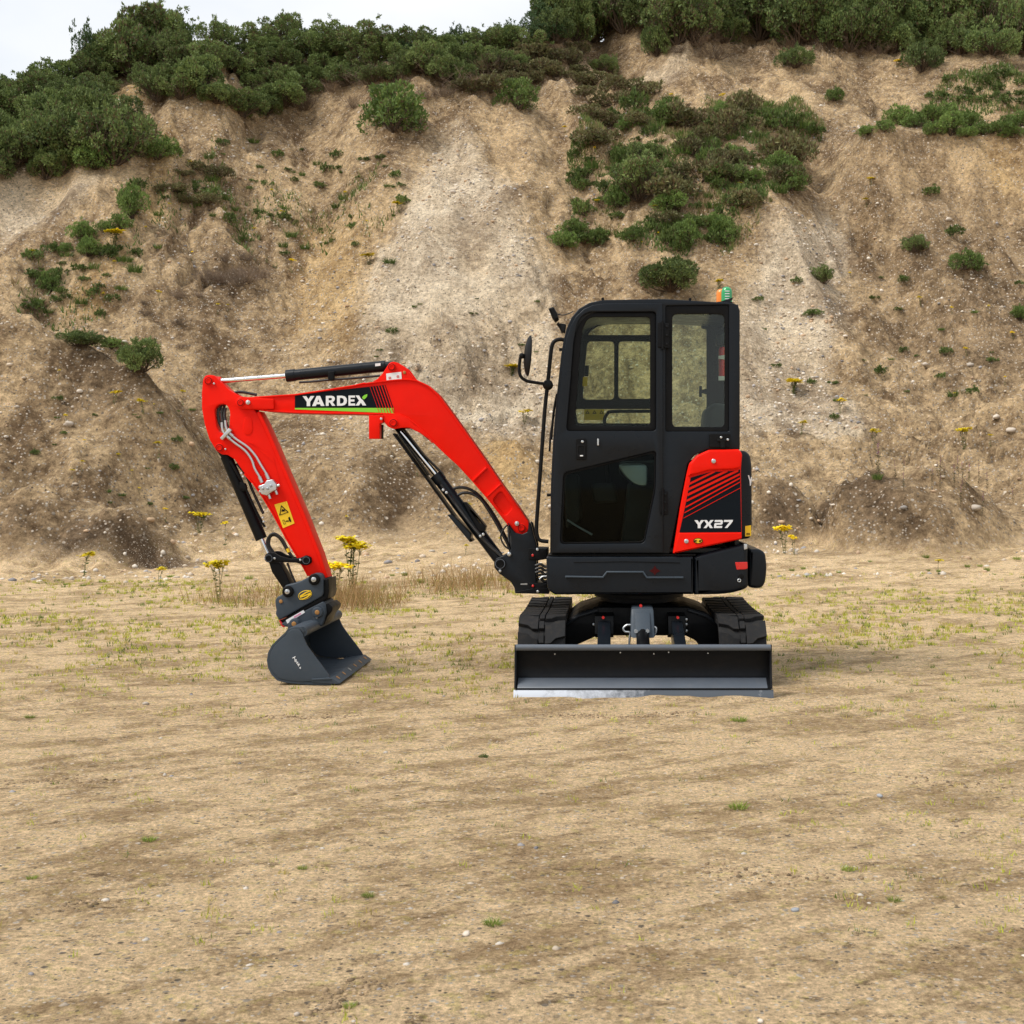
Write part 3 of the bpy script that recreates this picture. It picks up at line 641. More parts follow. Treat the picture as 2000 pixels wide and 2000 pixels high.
sheet('red_mark', [WW([(cr4[0]-11,cr4[1]),(cr4[0]-3,cr4[1]-5),(cr4[0],cr4[1]-11),(cr4[0]+3,cr4[1]-5),(cr4[0]+11,cr4[1]),(cr4[0]+3,cr4[1]+4),(cr4[0],cr4[1]+9),(cr4[0]-3,cr4[1]+4)], YS)], YS - .015, M['darkred'], sk)
cw = plate('counterweight', fillet(WW(z4((1318,226),(1360,208),(1640,138),(1668,146),(1672,420),(1640,440),(1560,462),(1470,470),(1318,472)), YS), [.004,.02,.01,.02,.03,.03,.03,.03,.004]), YS - .005, 10.02, M['grey'], ex, bevel=.028, bres=4)
plate('tail_cap', fillet(WW(z4((1684,176),(1755,178),(1788,204),(1800,300),(1788,396),(1768,428),(1735,436),(1676,428)), YS), [.01,.03,.04,.06,.04,.04,.02,.02]), YS + .05, 9.95, M['grey'], cw, bevel=.022, bres=5)
plate('reflector', fillet(WW(z4((1584,260),(1664,258),(1666,300),(1650,306),(1594,308)), YS), .005), YS - .0095, YS - .004, M['redlens'], cw, bevel=.002)
disc('lashing_eye', z4((1622,352))[0], YS, .02, YS - .008, YS + .003, M['black'], cw)
disc('lashing_ring', z4((1610,378))[0], YS, .013, YS - .018, YS - .006, M['zinc'], cw, ring=.006)
plate('tail_clip', fillet(WW(z4((1640,140),(1662,142),(1664,172),(1642,180)), YS), .004), YS - .014, YS - .002, M['zinc'], cw, bevel=.003)
hood = plate('engine_hood', fillet(WW(z1((1395,1172),(1645,1172),(1678,1200),(1690,1270),(1692,1700),(1682,1765),(1180,1840),(1230,1400)), YS), [.01,.03,.05,.05,.04,.02,.01,.01]), YS + .03, 10.0, M['grey'], ex, bevel=.03, bres=4)
sheet('yellow_label', [WW(z1((1640,1682),(1680,1676),(1680,1748),(1640,1752)), YS + .03)], YS + .027, M['yellow'], hood)
for k in range(2): sheet('printed_line', [WW(z1((1648,1730+k*8),(1672,1729+k*8),(1672,1733+k*8),(1648,1734+k*8)), YS + .03)], YS + .024, M['black'], hood)
sheet('letter', [WW(z1((1658,1340),(1666,1338),(1674,1370),(1680,1350),(1686,1352),(1678,1410),(1672,1410),(1670,1380)), YS + .03)], YS + .027, M['white'], hood)
covo = z1((1395,1168),(1598,1164),(1619,1196),(1610,1300),(1616,1768),(1152,1868),(1200,1560),(1244,1335),(1262,1262),(1312,1206))
cov = plate('engine_cover', fillet(WW(covo, YS), .012), YS - .018, YS + .028, M['red'], ex, bevel=.009, bres=3)
plate('cover_crest', fillet(WW(z1((1398,1170),(1596,1166),(1618,1198),(1608,1288),(1560,1300),(1400,1306),(1330,1326),(1252,1350),(1265,1264),(1314,1208)), YS), .014), YS - .036, YS - .010, M['red'], cov, bevel=.015, bres=4)
plate('cover_foot', fillet(WW(z1((1192,1728),(1614,1724),(1615,1765),(1156,1864)), YS), .006), YS - .026, YS - .012, M['red'], cov, bevel=.007, bres=3)
sheet('decal', [WW(z1((1272,1356),(1330,1338),(1404,1318),(1560,1310),(1604,1300),(1612,1722),(1196,1724),(1232,1560)), YS)], YS - .021, M['navy'], cov)
for a, b_, w in (((1262,1398),(1436,1312),15),((1256,1434),(1520,1308),17),((1250,1472),(1592,1306),17),((1243,1512),(1602,1332),14),((1236,1555),(1603,1358),10),((1229,1592),(1604,1384),7),((1222,1628),(1606,1424),4)):
    sheet('decal_stripe', [WW(z1((a[0],a[1]-w/2),(b_[0],b_[1]-w/2),(b_[0],b_[1]+w/2),(a[0],a[1]+w/2)), YS)], YS - .0245, M['red_decal'], cov)
word('letter', [('Y', 0, .255, None), ('X', .245, .50, None), ('2', .525, .745, None), ('7', .77, 1.0, None)], z1((1298,1696),(1548,1694),(1558,1640),(1298,1642)), YS - .0245, cov, M['white'])
bd = plate('oval_badge', ell(W(z1((1322,1781))[0], YS), .0105 * .97, .006), YS - .030, YS - .026, M['black'], cov, bevel=.0005)
bd2 = WW(z1((1286,1781),(1322,1760),(1358,1781),(1322,1802)), YS)
plate('oval_badge', ell(W(z1((1322,1781))[0], YS - .02), .0335*.92, .0195*.92), YS - .0295, YS - .0262, M['black'], cov, bevel=.0005)
sheet('badge_face', [ell(W(z1((1322,1781))[0], YS - .02), .0275*.95, .0150*.95)], YS - .0325, M['yellow'], cov)
for q in ((1306,1781),(1338,1781)): sheet('badge_letter', [WW(z1((q[0]-11,1788),(q[0]-9,1776),(q[0]+10,1774),(q[0]+9,1780),(q[0]-3,1781),(q[0]+9,1789)), YS - .02)], YS - .0355, M['black'], cov)
for q, yy in (((1424,1245), .044), ((1242,1783), .030)):
    s_ = disc('lock', z1(q)[0], YS, .015, YS - yy, YS - .01, M['zinc'], cov, bevel=.004)
    disc('lock_slot', z1(q)[0], YS, .006, YS - yy - .003, YS - yy + .002, M['steel'], s_)

# ---- boom
YBn = YB0
tcen = z2((352,412))[0]; fcen = z3((1310,1358))[0]
btop = z2((352,372),(450,366),(760,345),(1000,310),(1200,277),(1280,258)) + z3((130,262),(215,250),(300,240),(380,232),(450,230),(520,240),(600,278),(680,348),(745,435),(800,510),(900,650),(1000,790),(1150,1010),(1290,1205),(1358,1305),(1366,1340))
bbot = z3((1262,1395),(1200,1330),(1060,1150),(930,1000),(830,890),(720,790),(640,712),(560,632),(500,575),(440,532),(380,508),(300,500),(150,502)) + z2((1200,498),(1000,496),(750,490),(560,478),(440,462),(360,452))
foot = z3((1366,1370),(1350,1398),(1320,1408),(1290,1406))
tip = z2((330,448),(314,430),(310,408),(318,386),(332,375))
bo = WW(btop + foot + bbot + tip, YBn)
boom = plate('boom', bo, YB0 + .012, YB1 - .012, M['red'], ex, bevel=.004)
tw = WW(btop[1:], YBn); bw = WW(bbot[:-1], YBn)
plate('top_flange', strip(tw, -.011), YB0, YB1, M['red'], boom, bevel=.003)
plate('bottom_flange', strip(bw, -.011), YB0, YB1, M['red'], boom, bevel=.003)
# tip and foot reinforcing plates, stiffener, recess frame
plate('tip_plate', fillet(WW(z2((352,366),(440,372),(600,384),(600,462),(450,462),(352,458),(318,440),(308,412),(318,384)), YBn), .012), YB0 - .008, YB0 + .013, M['red'], boom, bevel=.005)
plate('foot_plate', fillet(WW(z3((1145,1022),(1362,1308),(1368,1350),(1345,1400),(1300,1410),(1262,1396),(1045,1118)), YBn), [.01,.01,.03,.03,.03,.01,.01]), YB0 - .007, YB0 + .013, M['red'], boom, bevel=.005,
      holes=[fillet(WW(z3((1140,1085),(1165,1085),(1240,1200),(1225,1225),(1190,1262),(1165,1250),(1090,1150)), YBn), .02)])
plate('stiffener', strip(WW(z3((1040,895),(932,998)), YBn), .016), YB0 - .002, YB0 + .013, M['red'], boom, bevel=.005)
plate('stiffener', strip(WW(z3((1148,1020),(1045,1115)), YBn), .014), YB0 - .011, YB0 + .013, M['red'], boom, bevel=.005)
def pin(p, Yp, r, Ya, parent, mat, inner=.6, depth=.012, nm='pin'):
    a = disc(nm, p, Yp, r, Ya - depth, Ya + .01, mat, parent, bevel=.003)
    disc('pin_rim', p, Yp, r * inner, Ya - depth - .004, Ya - depth + .003, mat, a, bevel=.002, ring=r * inner * .72)
    disc('pin_groove', p, Yp, r * .86, Ya - depth - .0015, Ya - depth + .002, M['darkred'] if mat is M['red'] else M['strip'], a, bevel=0, ring=r * .74)
    return a
pin(tcen, YBn, .026, YB0 - .008, boom, M['red'])
pin(fcen, YBn, .030, YB0 - .006, boom, M['red'], depth=.006)
for q, yo in ((z2((408,410))[0], .012), (z3((1275,1323))[0], .012)):
    w_ = disc('bolt', q, YBn, .0155, YB0 - .020, YB0 - .004, M['zinc'], boom, bevel=.002)
    disc('bolt_head', q, YBn, .0095, YB0 - .028, YB0 - .019, M['zinc'], w_, n=6)
# upper bracket for the arm cylinder
ub = [plate('cylinder_bracket', fillet(WW(z3((180,250),(215,236),(255,195),(292,138),(312,108),(340,100),(378,110),(440,152),(478,205),(500,234),(420,236),(300,246)), YBn), .012), ya, ya + .02, M['red'], boom, bevel=.004) for ya in (YB0 + .004, YB1 - .024)]
pin(z3((330,143))[0], YBn, .028, YB0 + .002, ub[0], M['red'])
sheet('warning_label', [WW(z3((286,192),(400,178),(404,234),(290,244)), YBn)], YB0 + .001, M['white'], ub[0])
for q in ((315,224),(376,214)): sheet('pictogram', [WW(z3((q[0]-9,q[1]+8),(q[0]-9,q[1]-8),(q[0]+8,q[1]-8),(q[0]+8,q[1]+8)), YBn)], YB0 - .002, M['redlens'], ub[0], holes=[WW(z3((q[0]-5,q[1]+4),(q[0]-5,q[1]-4),(q[0]+5,q[1]-2),(q[0]+3,q[1]+4)), YBn)])
disc('hole_bush', z3((424,183))[0], YBn, .011, YB0 - .001, YB0 + .006, M['bronze'], ub[0])
# lower bracket for the boom cylinder
lbk = [plate('cylinder_bracket', fillet(WW(z3((262,500),(272,560),(300,592),(343,612),(400,601),(460,600),(545,642),(640,718),(560,628),(440,528),(380,503)), YBn), .008), ya, ya + .02, M['red'], boom, bevel=.004) for ya in (YB0 - .002, YB1 - .018)]
pin(z3((343,565))[0], YBn, .030, YB0 - .004, lbk[0], M['red'])
plate('light_bracket', WW(z3((158,506),(268,506),(262,560),(240,570),(240,684),(158,684)), YBn), YB0 - .01, YB0 + .07, M['red'], boom, bevel=.003)
plate('bracket_back', WW(z3((222,572),(246,572),(246,682),(222,682)), YBn), YB0 + .072, YB0 + .12, M['black'], boom, bevel=.003)
disc('bolt', z3((252,534))[0], YBn, .009, YB0 - .02, YB0 - .008, M['zinc'], boom)
# decal with the lettering
YD = YB0 + .0085
sheet('decal', [WW(z2((757,350),(1440,278),(1500,450),(757,450)), YD)], YD, M['navy'], boom)
sheet('decal_band', [WW(z2((757,451),(1500,451),(1506,492),(1400,486),(757,462)), YD)], YD, M['green'], boom)
for k, w in enumerate((3, 4, 5, 6, 7, 8)):
    xa = 1322 + k * 21; xb = 1385 + k * 21
    sheet('decal_stripe', [WW(z2((xa,292-k*2.2),(xa+w,291.5-k*2.2),(xb+w+8,489),(xb+8,488)), YD - .003)], YD - .003, M['red_decal'], boom)
word('letter', [('Y', 0, .185, None), ('A', .15, .345, None), ('R', .365, .52, None), ('D', .54, .70, None), ('E', .72, .835, None), ('x', .83, 1.0, None), ('leaf', .83, 1.02, M['green'])], z2((815,438),(1296,432),(1296,356),(815,362)), YD - .0035, boom, M['white'])
# ---- arm (dipper)
A0, A1 = 9.295, 9.425
ao = z2((108,200),(150,206),(185,242),(250,308),(330,358),(400,380),(455,470),(475,500),(520,585),(590,742),(680,955),(800,1232),(930,1562),(985,1740),(970,1790),(900,1800),(862,1720),(820,1640),(700,1440),(600,1255),(520,1122),(450,1022),(370,935),(300,838),(250,806),(205,802),(165,775),(112,690),(76,575),(55,455),(54,335),(64,235),(80,208))
slot = fillet(WW(z2((150,470),(165,435),(205,418),(245,430),(268,475),(262,600),(240,640),(190,640),(165,590)), A0), .02)
arm = plate('arm', fillet(WW(ao, A0), .008, 3), A0, A1, M['red'], ex, holes=[slot], bevel=.005)
plate('arm_flange', strip(WW(z2((470,488),(520,585),(590,742),(680,955),(800,1232),(930,1562),(985,1735)), A0), .022), A0 - .012, A1 + .012, M['red'], arm, bevel=.003)
plate('arm_flange', strip(WW(z2((862,1716),(820,1640),(700,1440),(600,1255),(520,1122),(450,1022),(380,945)), A0), .010), A0 - .008, A1 + .008, M['red'], arm, bevel=.003)
plate('weld_pad', fillet(WW(z2((378,520),(432,520),(442,620),(420,655),(385,655),(365,620)), A0), .02), A0 - .004, A0 + .004, M['red'], arm, bevel=.003)
plate('doubler', fillet(WW(z2((400,705),(430,712),(600,860),(640,1000),(590,820)), A0), .01), A0 - .004, A0 + .004, M['red'], arm, bevel=.003)
pin(z2((108,248))[0], A0, .029, A0, arm, M['red']); pin(z2((190,752))[0], A0, .029, A0, arm, M['red'])
for q in ((150,268),(236,762)): disc('grease_nipple', z2(q)[0], A0, .007, A0 - .014, A0, M['zinc'], arm)
wl = sheet('warning_label', [fillet(WW(z2((603,1180),(697,1155),(755,1322),(668,1358)), A0), .004)], A0 - .0035, M['yellow'], arm)
sheet('pictogram', [WW(z2((640,1264),(712,1238),(655,1184)), A0)], A0 - .0065, M['black'], wl, holes=[WW(z2((648,1256),(701,1237),(658,1196)), A0)])
sheet('pictogram', [WW(z2((655,1232),(664,1212),(670,1218),(682,1214),(680,1224),(688,1230),(670,1234)), A0)], A0 - .0065, M['black'], wl)
sheet('pictogram', [WW(z2((664,1298),(678,1294),(690,1326),(674,1330)), A0)], A0 - .0065, M['black'], wl, holes=[WW(z2((667,1301),(676,1298),(687,1324),(676,1327)), A0)])
sheet('pictogram', [WW(z2((686,1308),(694,1300),(710,1300),(716,1306),(700,1310)), A0)], A0 - .0065, M['black'], wl)
sheet('pictogram', [WW(z2((708,1280),(718,1270),(726,1290),(732,1308),(722,1312),(714,1300)), A0)], A0 - .0065, M['black'], wl)
# steel pipes on the arm
cl = plate('pipe_clamp', fillet(WW(z2((272,604),(292,622),(222,696),(202,680)), A0), .004), A0 - .04, A0 - .002, M['zinc'], arm, bevel=.004)
for i, pts in enumerate(([(205,560),(212,620),(240,660),(300,712),(380,772),(430,840),(455,910),(490,970),(510,1015)], [(232,545),(238,600),(262,640),(320,690),(400,745),(460,812),(500,880),(540,945),(560,990)])):
    ptube('steel_pipe', z2(*pts), A0 - .018, .0085, M['zinc'], arm, 5)
    ptube('pipe_nut', z2(pts[-2], pts[-1]), A0 - .018, .0125, M['zinc'], arm)
    ptube('pipe_nut', z2(pts[2], ((pts[3][0]+pts[2][0])/2, (pts[3][1]+pts[2][1])/2)), A0 - .018, .012, M['zinc'], arm)
vb = plate('valve_block', fillet(WW(z2((498,1040),(540,1025),(556,1000),(600,990),(632,1030),(630,1068),(598,1082),(560,1112),(516,1100)), A0), .004), A0 - .05, A0 - .002, M['zinc'], arm, bevel=.004)
for q in (((560,1105),(572,1136)),((612,1075),(624,1104)),((500,1060),(486,1044)),((500,1085),(488,1080)),((622,1040),(642,1034))): ptube('fitting', z2(*q), A0 - .028, .010, M['zinc'], vb)
for q in ((530,1060),(590,1040),(565,1060)): disc('bolt', z2(q)[0], A0, .010, A0 - .057, A0 - .048, M['steel'], vb, n=6)
for k, dx in enumerate((0, 26, 48)):
    ptube('hydraulic_hose', z2((185+dx,450),(178+dx,500),(188+dx,560),(205+dx,600)), A0 + .03, .011, M['guard'], arm, 4)
for k in range(2):
    ptube('hydraulic_hose', z2((190+k*30,470),(215+k*20,410),(300,338),(360,332),(430,345),(470,352)), 9.36 + k * .03, .010, M['hose'], ex, 5)

# ---- hydraulic cylinders
def cylinder(rod0, rod1, tub0, tub1, Y, rr, rt, nm):
    c = ptube(nm, [tub0, tub1], Y, rt, M['grey'], ex)
    ptube('piston_rod', [rod0, rod1], Y, rr, M['chrome'], c)
    d = (Vector(tub1) - Vector(tub0)).normalized()
    ptube('gland', [Vector(tub0) - d * 3, Vector(tub0) + d * 14], Y, rt * 1.1, M['grey'], c)
    return c
ac = cylinder(z2((150,252))[0], z2((705,208))[0], z2((705,209))[0], z2((1440,135))[0], 9.36, .0175, .0395, 'arm_cylinder')
ptube('rod_eye', z2((112,250),(200,243)), 9.36, .026, M['red'], ac)
ptube('tube_eye', z2((1420,137),(1500,130)), 9.36, .03, M['grey'], ac)
ptube('oil_pipe', z2((790,258),(890,252),(1010,240),(1180,228),(1400,208)), 9.32, .008, M['hose'], ac, 4)
plate('pipe_boss', fillet(WW(z2((1010,180),(1060,176),(1056,240),(1030,250),(1010,236)), 9.32), .006), 9.30, 9.34, M['black'], ac, bevel=.004)
plate('white_tag', WW(z2((1362,116),(1402,112),(1402,132),(1362,136)), 9.31), 9.315, 9.318, M['white'], ac, bevel=0)
bc = cylinder(z3((343,565))[0], z3((700,1000))[0], z3((668,962))[0], z3((1130,1580))[0], 9.36, .0185, .042, 'boom_cylinder')
ptube('tube_eye', z3((1090,1530),(1160,1630)), 9.36, .036, M['black'], bc)
ptube('rod_eye', z3((340,560),(400,625)), 9.36, .026, M['black'], bc)
gp = plate('guard_plate', strip(WW(z3((340,650),(600,1005),(770,1240),(930,1462)), 9.31), .012), 9.28, 9.46, M['black'], bc, bevel=.002)
plate('guard_plate', strip(WW(z3((352,612),(480,790),(600,960)), 9.31), .006), 9.30, 9.44, M['black'], bc, bevel=.002)
plate('guard_plate', strip(WW(z3((400,605),(560,810),(700,950)), 9.31), .008), 9.33, 9.44, M['black'], bc, bevel=.002)
plate('guard_box', fillet(WW(z3((752,1255),(800,1262),(930,1400),(925,1465)), 9.31), .006), 9.27, 9.45, M['grey'], bc, bevel=.004)
plate('guard_rail', fillet(WW(z3((868,1160),(890,1165),(1040,1345),(1030,1385),(985,1380)), 9.31), .006), 9.30, 9.42, M['black'], bc, bevel=.003, holes=[WW(z3((920,1225),(935,1225),(1005,1320),(995,1325)), 9.31)])
ptube('hydraulic_hose', z3((770,1120),(860,1240),(960,1370),(1060,1480),(1170,1580)), 9.30, .012, M['guard'], bc, 4)
ptube('hydraulic_hose', z3((700,1030),(760,1110),(800,1170)), 9.295, .010, M['hose'], bc, 3)
for q in ((720,1070),(745,1090),(1000,1418),(1022,1405)): disc('fitting', z3(q)[0], 9.3, .010, 9.272, 9.29, M['zinc'], bc)
ptube('hydraulic_hose', z3((790,1065),(830,1052),(900,1058),(980,1105),(1060,1200),(1130,1310),(1190,1430),(1225,1500)), 9.38, .0105, M['hose'], ex, 6)
ptube('hydraulic_hose', z3((826,1110),(870,1092),(930,1098),(1000,1140),(1070,1240),(1140,1360),(1195,1460),(1218,1510)), 9.35, .0105, M['hose'], ex, 6)
ptube('hydraulic_hose', z3((1210,1325),(1170,1370),(1152,1430),(1180,1490),(1220,1520)), 9.30, .006, M['hose'], ex, 5)
for k in range(3): ptube('hydraulic_hose', z3((1212+k*16,1300),(1214+k*16,1400),(1218+k*16,1500),(1235+k*14,1560)), 9.36, .011, M['guard'], ex, 4)
kc = ptube('bucket_cylinder', z2((238,815),(505,1440)), 9.36, .042, M['black'], ex)
ptube('tube_eye', z2((195,760),(250,840)), 9.36, .03, M['black'], kc)
ptube('piston_rod', z2((500,1430),(568,1580)), 9.36, .019, M['chrome'], kc)
ptube('oil_pipe', z2((270,850),(360,1010),(400,1090),(470,1240),(530,1350)), 9.30, .009, M['black'], kc, 4)
ptube('hydraulic_hose', z2((320,870),(390,960),(440,1080),(520,1250)), 9.36, .010, M['hose'], kc, 4)
plate('pipe_boss', fillet(WW(z2((345,1010),(385,1020),(398,1060),(375,1085),(345,1060)), 9.31), .008), 9.29, 9.33, M['black'], kc, bevel=.004)
for q in ((360,945),(372,970),(520,1280),(528,1310)): disc('fitting', z2(q)[0], 9.3, .008, 9.275, 9.30, M['zinc'], kc)
# linkage
L0 = 9.255
lk = plate('link_bar', fillet(WW(z2((530,1560),(560,1540),(600,1545),(640,1570),(720,1590),(800,1582),(840,1562),(880,1580),(882,1620),(850,1640),(810,1635),(770,1620),(650,1615),(600,1618),(560,1622),(530,1600)), L0), .012), L0, L0 + .03, M['black'], ex, bevel=.006)
plate('link_bar', fillet(WW(z2((530,1560),(560,1540),(600,1545),(640,1570),(720,1590),(800,1582),(840,1562),(880,1580),(882,1620),(850,1640),(810,1635),(770,1620),(650,1615),(600,1618),(560,1622),(530,1600)), L0), .012), 9.435, 9.465, M['black'], ex, bevel=.006)
for q in ((563,1585),(845,1600)): pin(z2(q)[0], L0, .030, L0, lk, M['black'])
for q in ((606,1586),(800,1598),(535,1590)): disc('bolt', z2(q)[0], L0, .008, L0 - .012, L0 + .002, M['zinc'], lk)
plate('bucket_link', fillet(WW(z2((560,1610),(640,1615),(690,1700),(730,1790),(720,1850),(680,1830),(640,1770),(585,1690)), 9.31), .01), 9.30, 9.42, M['black'], ex, bevel=.008)
for k, (a, b_) in enumerate((((545,1480),(560,1420)), ((568,1470),(600,1400)))):
    ptube('hydraulic_hose', z2((590+k*22,1560),(548+k*18,1490),(556+k*14,1430),(600,1398+k*14),(660-k*14,1440),(710-k*10,1530),(745,1580)), 9.31 + k * .025, .0085, M['hose'], ex, 6)
    ptube('hydraulic_hose', z2((650+k*50,1620),(680+k*50,1700),(725+k*45,1790)), 9.34, .008, M['hose'], ex, 4)
ptube('hose_tag', z2((702,1512),(712,1540)), 9.305, .012, M['yellow'], ex)

# ---- tilt coupler
C0 = 9.20
cp = plate('coupler', fillet(WW(z6((300,420),(330,370),(405,340),(425,240),(470,180),(560,165),(700,120),(850,40),(900,0),(980,0),(1030,30),(1055,100),(1062,300),(1040,360),(360,740),(305,640),(318,570),(300,490)), C0), .01), C0, 9.52, M['greylite'], ex, bevel=.010, bres=3)
for q in ((508,282),(922,92)):
    a = disc('pin_boss', z6(q)[0], C0, .040, C0 - .022, C0 + .004, M['black'], cp, bevel=.01)
    disc('bolt', z6(q)[0], C0, .0175, C0 - .034, C0 - .02, M['zinc'], a, bevel=.003)
    disc('bolt_head', z6(q)[0], C0, .008, C0 - .040, C0 - .033, M['steel'], a, n=6)
disc('plug', z6((392,440))[0], C0, .013, C0 - .006, C0 + .003, M['bronze'], cp)
em = W(z6((772,338))[0], C0)
e1 = plate('emblem', ell(em, .049, .031, math.radians(18)), C0 - .004, C0 + .002, M['yellow'], cp, bevel=.001)
sheet('emblem_face', [ell(em, .0445, .0265, math.radians(18))], C0 - .0068, M['greylite'], cp)
sheet('emblem_letter', [WW(z6((690,350),(780,292),(860,262),(868,276),(800,305),(730,352),(790,330),(862,296),(870,330),(810,380),(740,410),(690,408),(684,396),(740,392),(800,362),(838,330),(770,358),(700,382)), C0)], C0 - .0096, M['yellow'], cp)
plate('tilt_bearing', WW(z6((345,765),(1080,340),(1110,380),(1085,420),(385,800)), C0), C0 + .02, 9.50, M['black'], cp, bevel=.004)
plate('bearing_cap', fillet(WW(z6((1060,100),(1130,80),(1138,300),(1120,400),(1080,410),(1055,330)), C0), .006), C0 + .02, 9.48, M['black'], cp, bevel=.004)
plate('red_edge', WW(z6((352,740),(376,745),(455,838),(425,856),(385,820)), C0), C0 + .01, 9.5, M['redlens'], cp, bevel=.003)
lo = plate('coupler_base', fillet(WW(z6((385,800),(470,740),(1050,440),(1100,500),(1110,620),(1060,800),(990,870),(760,900),(560,850),(460,842)), C0), .01), C0 + .006, 9.51, M['greylite'], cp, bevel=.008)
plate('hook_plate', fillet(WW(z6((1090,480),(1130,470),(1200,530),(1195,590),(1120,680),(1060,820),(1040,780),(1100,620)), C0), .008), C0 + .01, 9.50, M['black'], cp, bevel=.004)
sheet('maker_label', [WW(z6((468,735),(745,575),(768,615),(490,790)), C0)], C0 + .0025, M['white'], lo)
sheet('printed_line', [WW(z6((590,680),(700,618),(712,636),(602,700)), C0)], C0 - .0005, M['pink'], lo)

# ---- ditching bucket
K0, K1 = 8.76, 9.94
bpath = z6((735,935),(690,880),(620,880),(520,905),(482,955),(380,1050),(280,1150),(225,1250),(205,1370),(225,1480),(270,1570),(350,1652),(500,1688),(700,1706),(900,1716),(1190,1722))
bk = plate('bucket', strip(WW(bpath, K0), -.016), K0 + .004, K1 - .004, M['greylite'], ex, bevel=.001)
sidep = z6((490,930),(480,962),(380,1052),(280,1152),(226,1252),(206,1370),(226,1480),(272,1568),(352,1650),(500,1686),(700,1704),(900,1700),(1180,1668),(1130,1575),(1060,1480),(930,1310),(800,1130),(748,1010),(738,955),(690,882),(560,880))
sp = plate('side_plate', fillet(WW(sidep, K0), .006, 2), K0, K0 + .016, M['greylite'], bk, bevel=.003)
plate('side_plate', fillet(WW(sidep, K0), .006, 2), K1 - .016, K1, M['greylite'], bk, bevel=.003)
hx = [W(z6((p, 1690))[0], K0)[0] for p in (1180, 1300)]
cedge = plate('cutting_edge', WW(z6((880,1668),(1195,1640),(1318,1728),(1290,1744),(880,1712)), K0), K0 - .003, K1 + .003, M['greylite'], bk, bevel=.003)
plate('edge_strip', WW(z6((1240,1690),(1322,1730),(1300,1744),(1230,1720)), K0), K0 - .006, K1 + .006, M['steel'], bk, bevel=.002) if False else None
plate('side_bar', WW(z6((880,1655),(1150,1636),(1190,1650),(1180,1668),(880,1675)), K0), K0 - .010, K0 + .002, M['greylite'], bk, bevel=.003)
ca, cb = W(z6((1195,1640))[0], K0), W(z6((1318,1728))[0], K0)
for k in range(6):       # bolt holes along the edge
    yy = K0 + .10 + k * (K1 - K0 - .2) / 5; cxm, czm = ca[0] * .62 + cb[0] * .38, ca[1] * .62 + cb[1] * .38
    sl = (cb[1] - ca[1]) / (cb[0] - ca[0]); nrm = Vector((-sl, 0, 1)).normalized()
    tube('edge_bolt', [Vector((cxm, yy, czm)) - nrm * .01, Vector((cxm, yy, czm)) + nrm * .0025], .016, M['bronze'] if k != 2 else M['steel'], cedge)
ptube('lip_tube', z6((700,905),(700,906)), K0, .02, M['greylite'], bk) if False else None
lt = W(z6((712,925))[0], K0)
tube('lip_tube', [(lt[0], K0 + .014, lt[1]), (lt[0], K1 - .014, lt[1])], .036, M['greylite'], bk, res=5)
for ya in (9.165, 9.525):   # hangers
    ear = plate('hanger', fillet(WW(z6((470,1010),(492,900),(498,820),(530,740),(575,708),(640,705),(690,745),(712,830),(760,830),(830,770),(870,756),(920,775),(970,840),(1010,820),(1060,700),(1075,600),(1055,545),(1000,510),(940,520),(900,560),(890,640),(900,700),(900,900),(760,960),(560,1010)), 9.165), .01), ya, ya + .025, M['greylite'], bk, bevel=.005)
    if ya < 9.3:
        for q, r_ in (((608,790), .036), ((972,608), .037)):
            a = disc('pin_boss', z6(q)[0], ya, r_, ya - .02, ya + .004, M['greylite'], ear, bevel=.007)
            disc('pin_end', z6(q)[0], ya, .0165, ya - .024, ya - .016, M['bronze'], a, bevel=.003)
        disc('grease_nipple', z6((958,694))[0], ya, .007, ya - .01, ya + .002, M['zinc'], ear)
# chalk writing on the side plate
def stroke(*pts): ptube('chalk_stroke', z6(*pts), K0 - .001, .0024, M['white'], sp)
stroke((575,1332),(622,1308)); stroke((600,1320),(612,1352))
stroke((612,1375),(640,1366),(632,1352),(610,1362),(616,1390),(644,1386))
stroke((636,1402),(654,1426)); stroke((642,1412),(654,1394),(664,1398))
stroke((652,1436),(690,1436)); stroke((676,1412),(668,1460)); stroke((684,1490),(704,1470),(700,1500))

# ---- swing post
P0 = 9.22
po = fillet(WW(z7((555,970),(640,1090),(720,1110),(790,1080),(800,965),(830,985),(850,1080),(895,1240),(890,1350),(890,1790),(640,1800),(632,1740),(590,1670),(450,1570),(395,1500),(390,1440),(420,1390),(470,1375),(540,1340),(590,1290),(600,1180)), P0), .008)
post = plate('swing_post', po, P0, P0 + .05, M['grey'], ex, bevel=.006)
plate('post_cheek', po, 9.45, 9.50, M['grey'], post, bevel=.006)
plate('post_web', fillet(WW(z7((640,1240),(880,1260),(880,1780),(660,1780),(560,1560)), P0), .01), P0 + .051, 9.449, M['grey'], post, bevel=.004)
pin(z7((465,1455))[0], P0, .040, P0, post, M['black'])
disc('grease_plug', z7((575,1342))[0], P0, .016, P0 - .02, P0, M['zinc'], post, bevel=.006)
for q in ((465,1540),(910,1782),(906,1288)): disc('bolt', z7(q)[0], P0, .010, P0 - .012, P0 + .01, M['zinc'], post)
for ya, yb in ((1270, 1420), (1680, 1800)):
    plate('swing_lug', fillet(WW(z7((800,ya),(1020,ya+4),(1020,yb-20),(900,yb),(800,yb-10)), P0), .006), P0 - .004, 9.48, M['black'], post, bevel=.006)
for q in ((850,1356),(852,1716)): disc('grease_cap', z7(q)[0], P0, .009, P0 - .016, P0, M['redlens'], post)
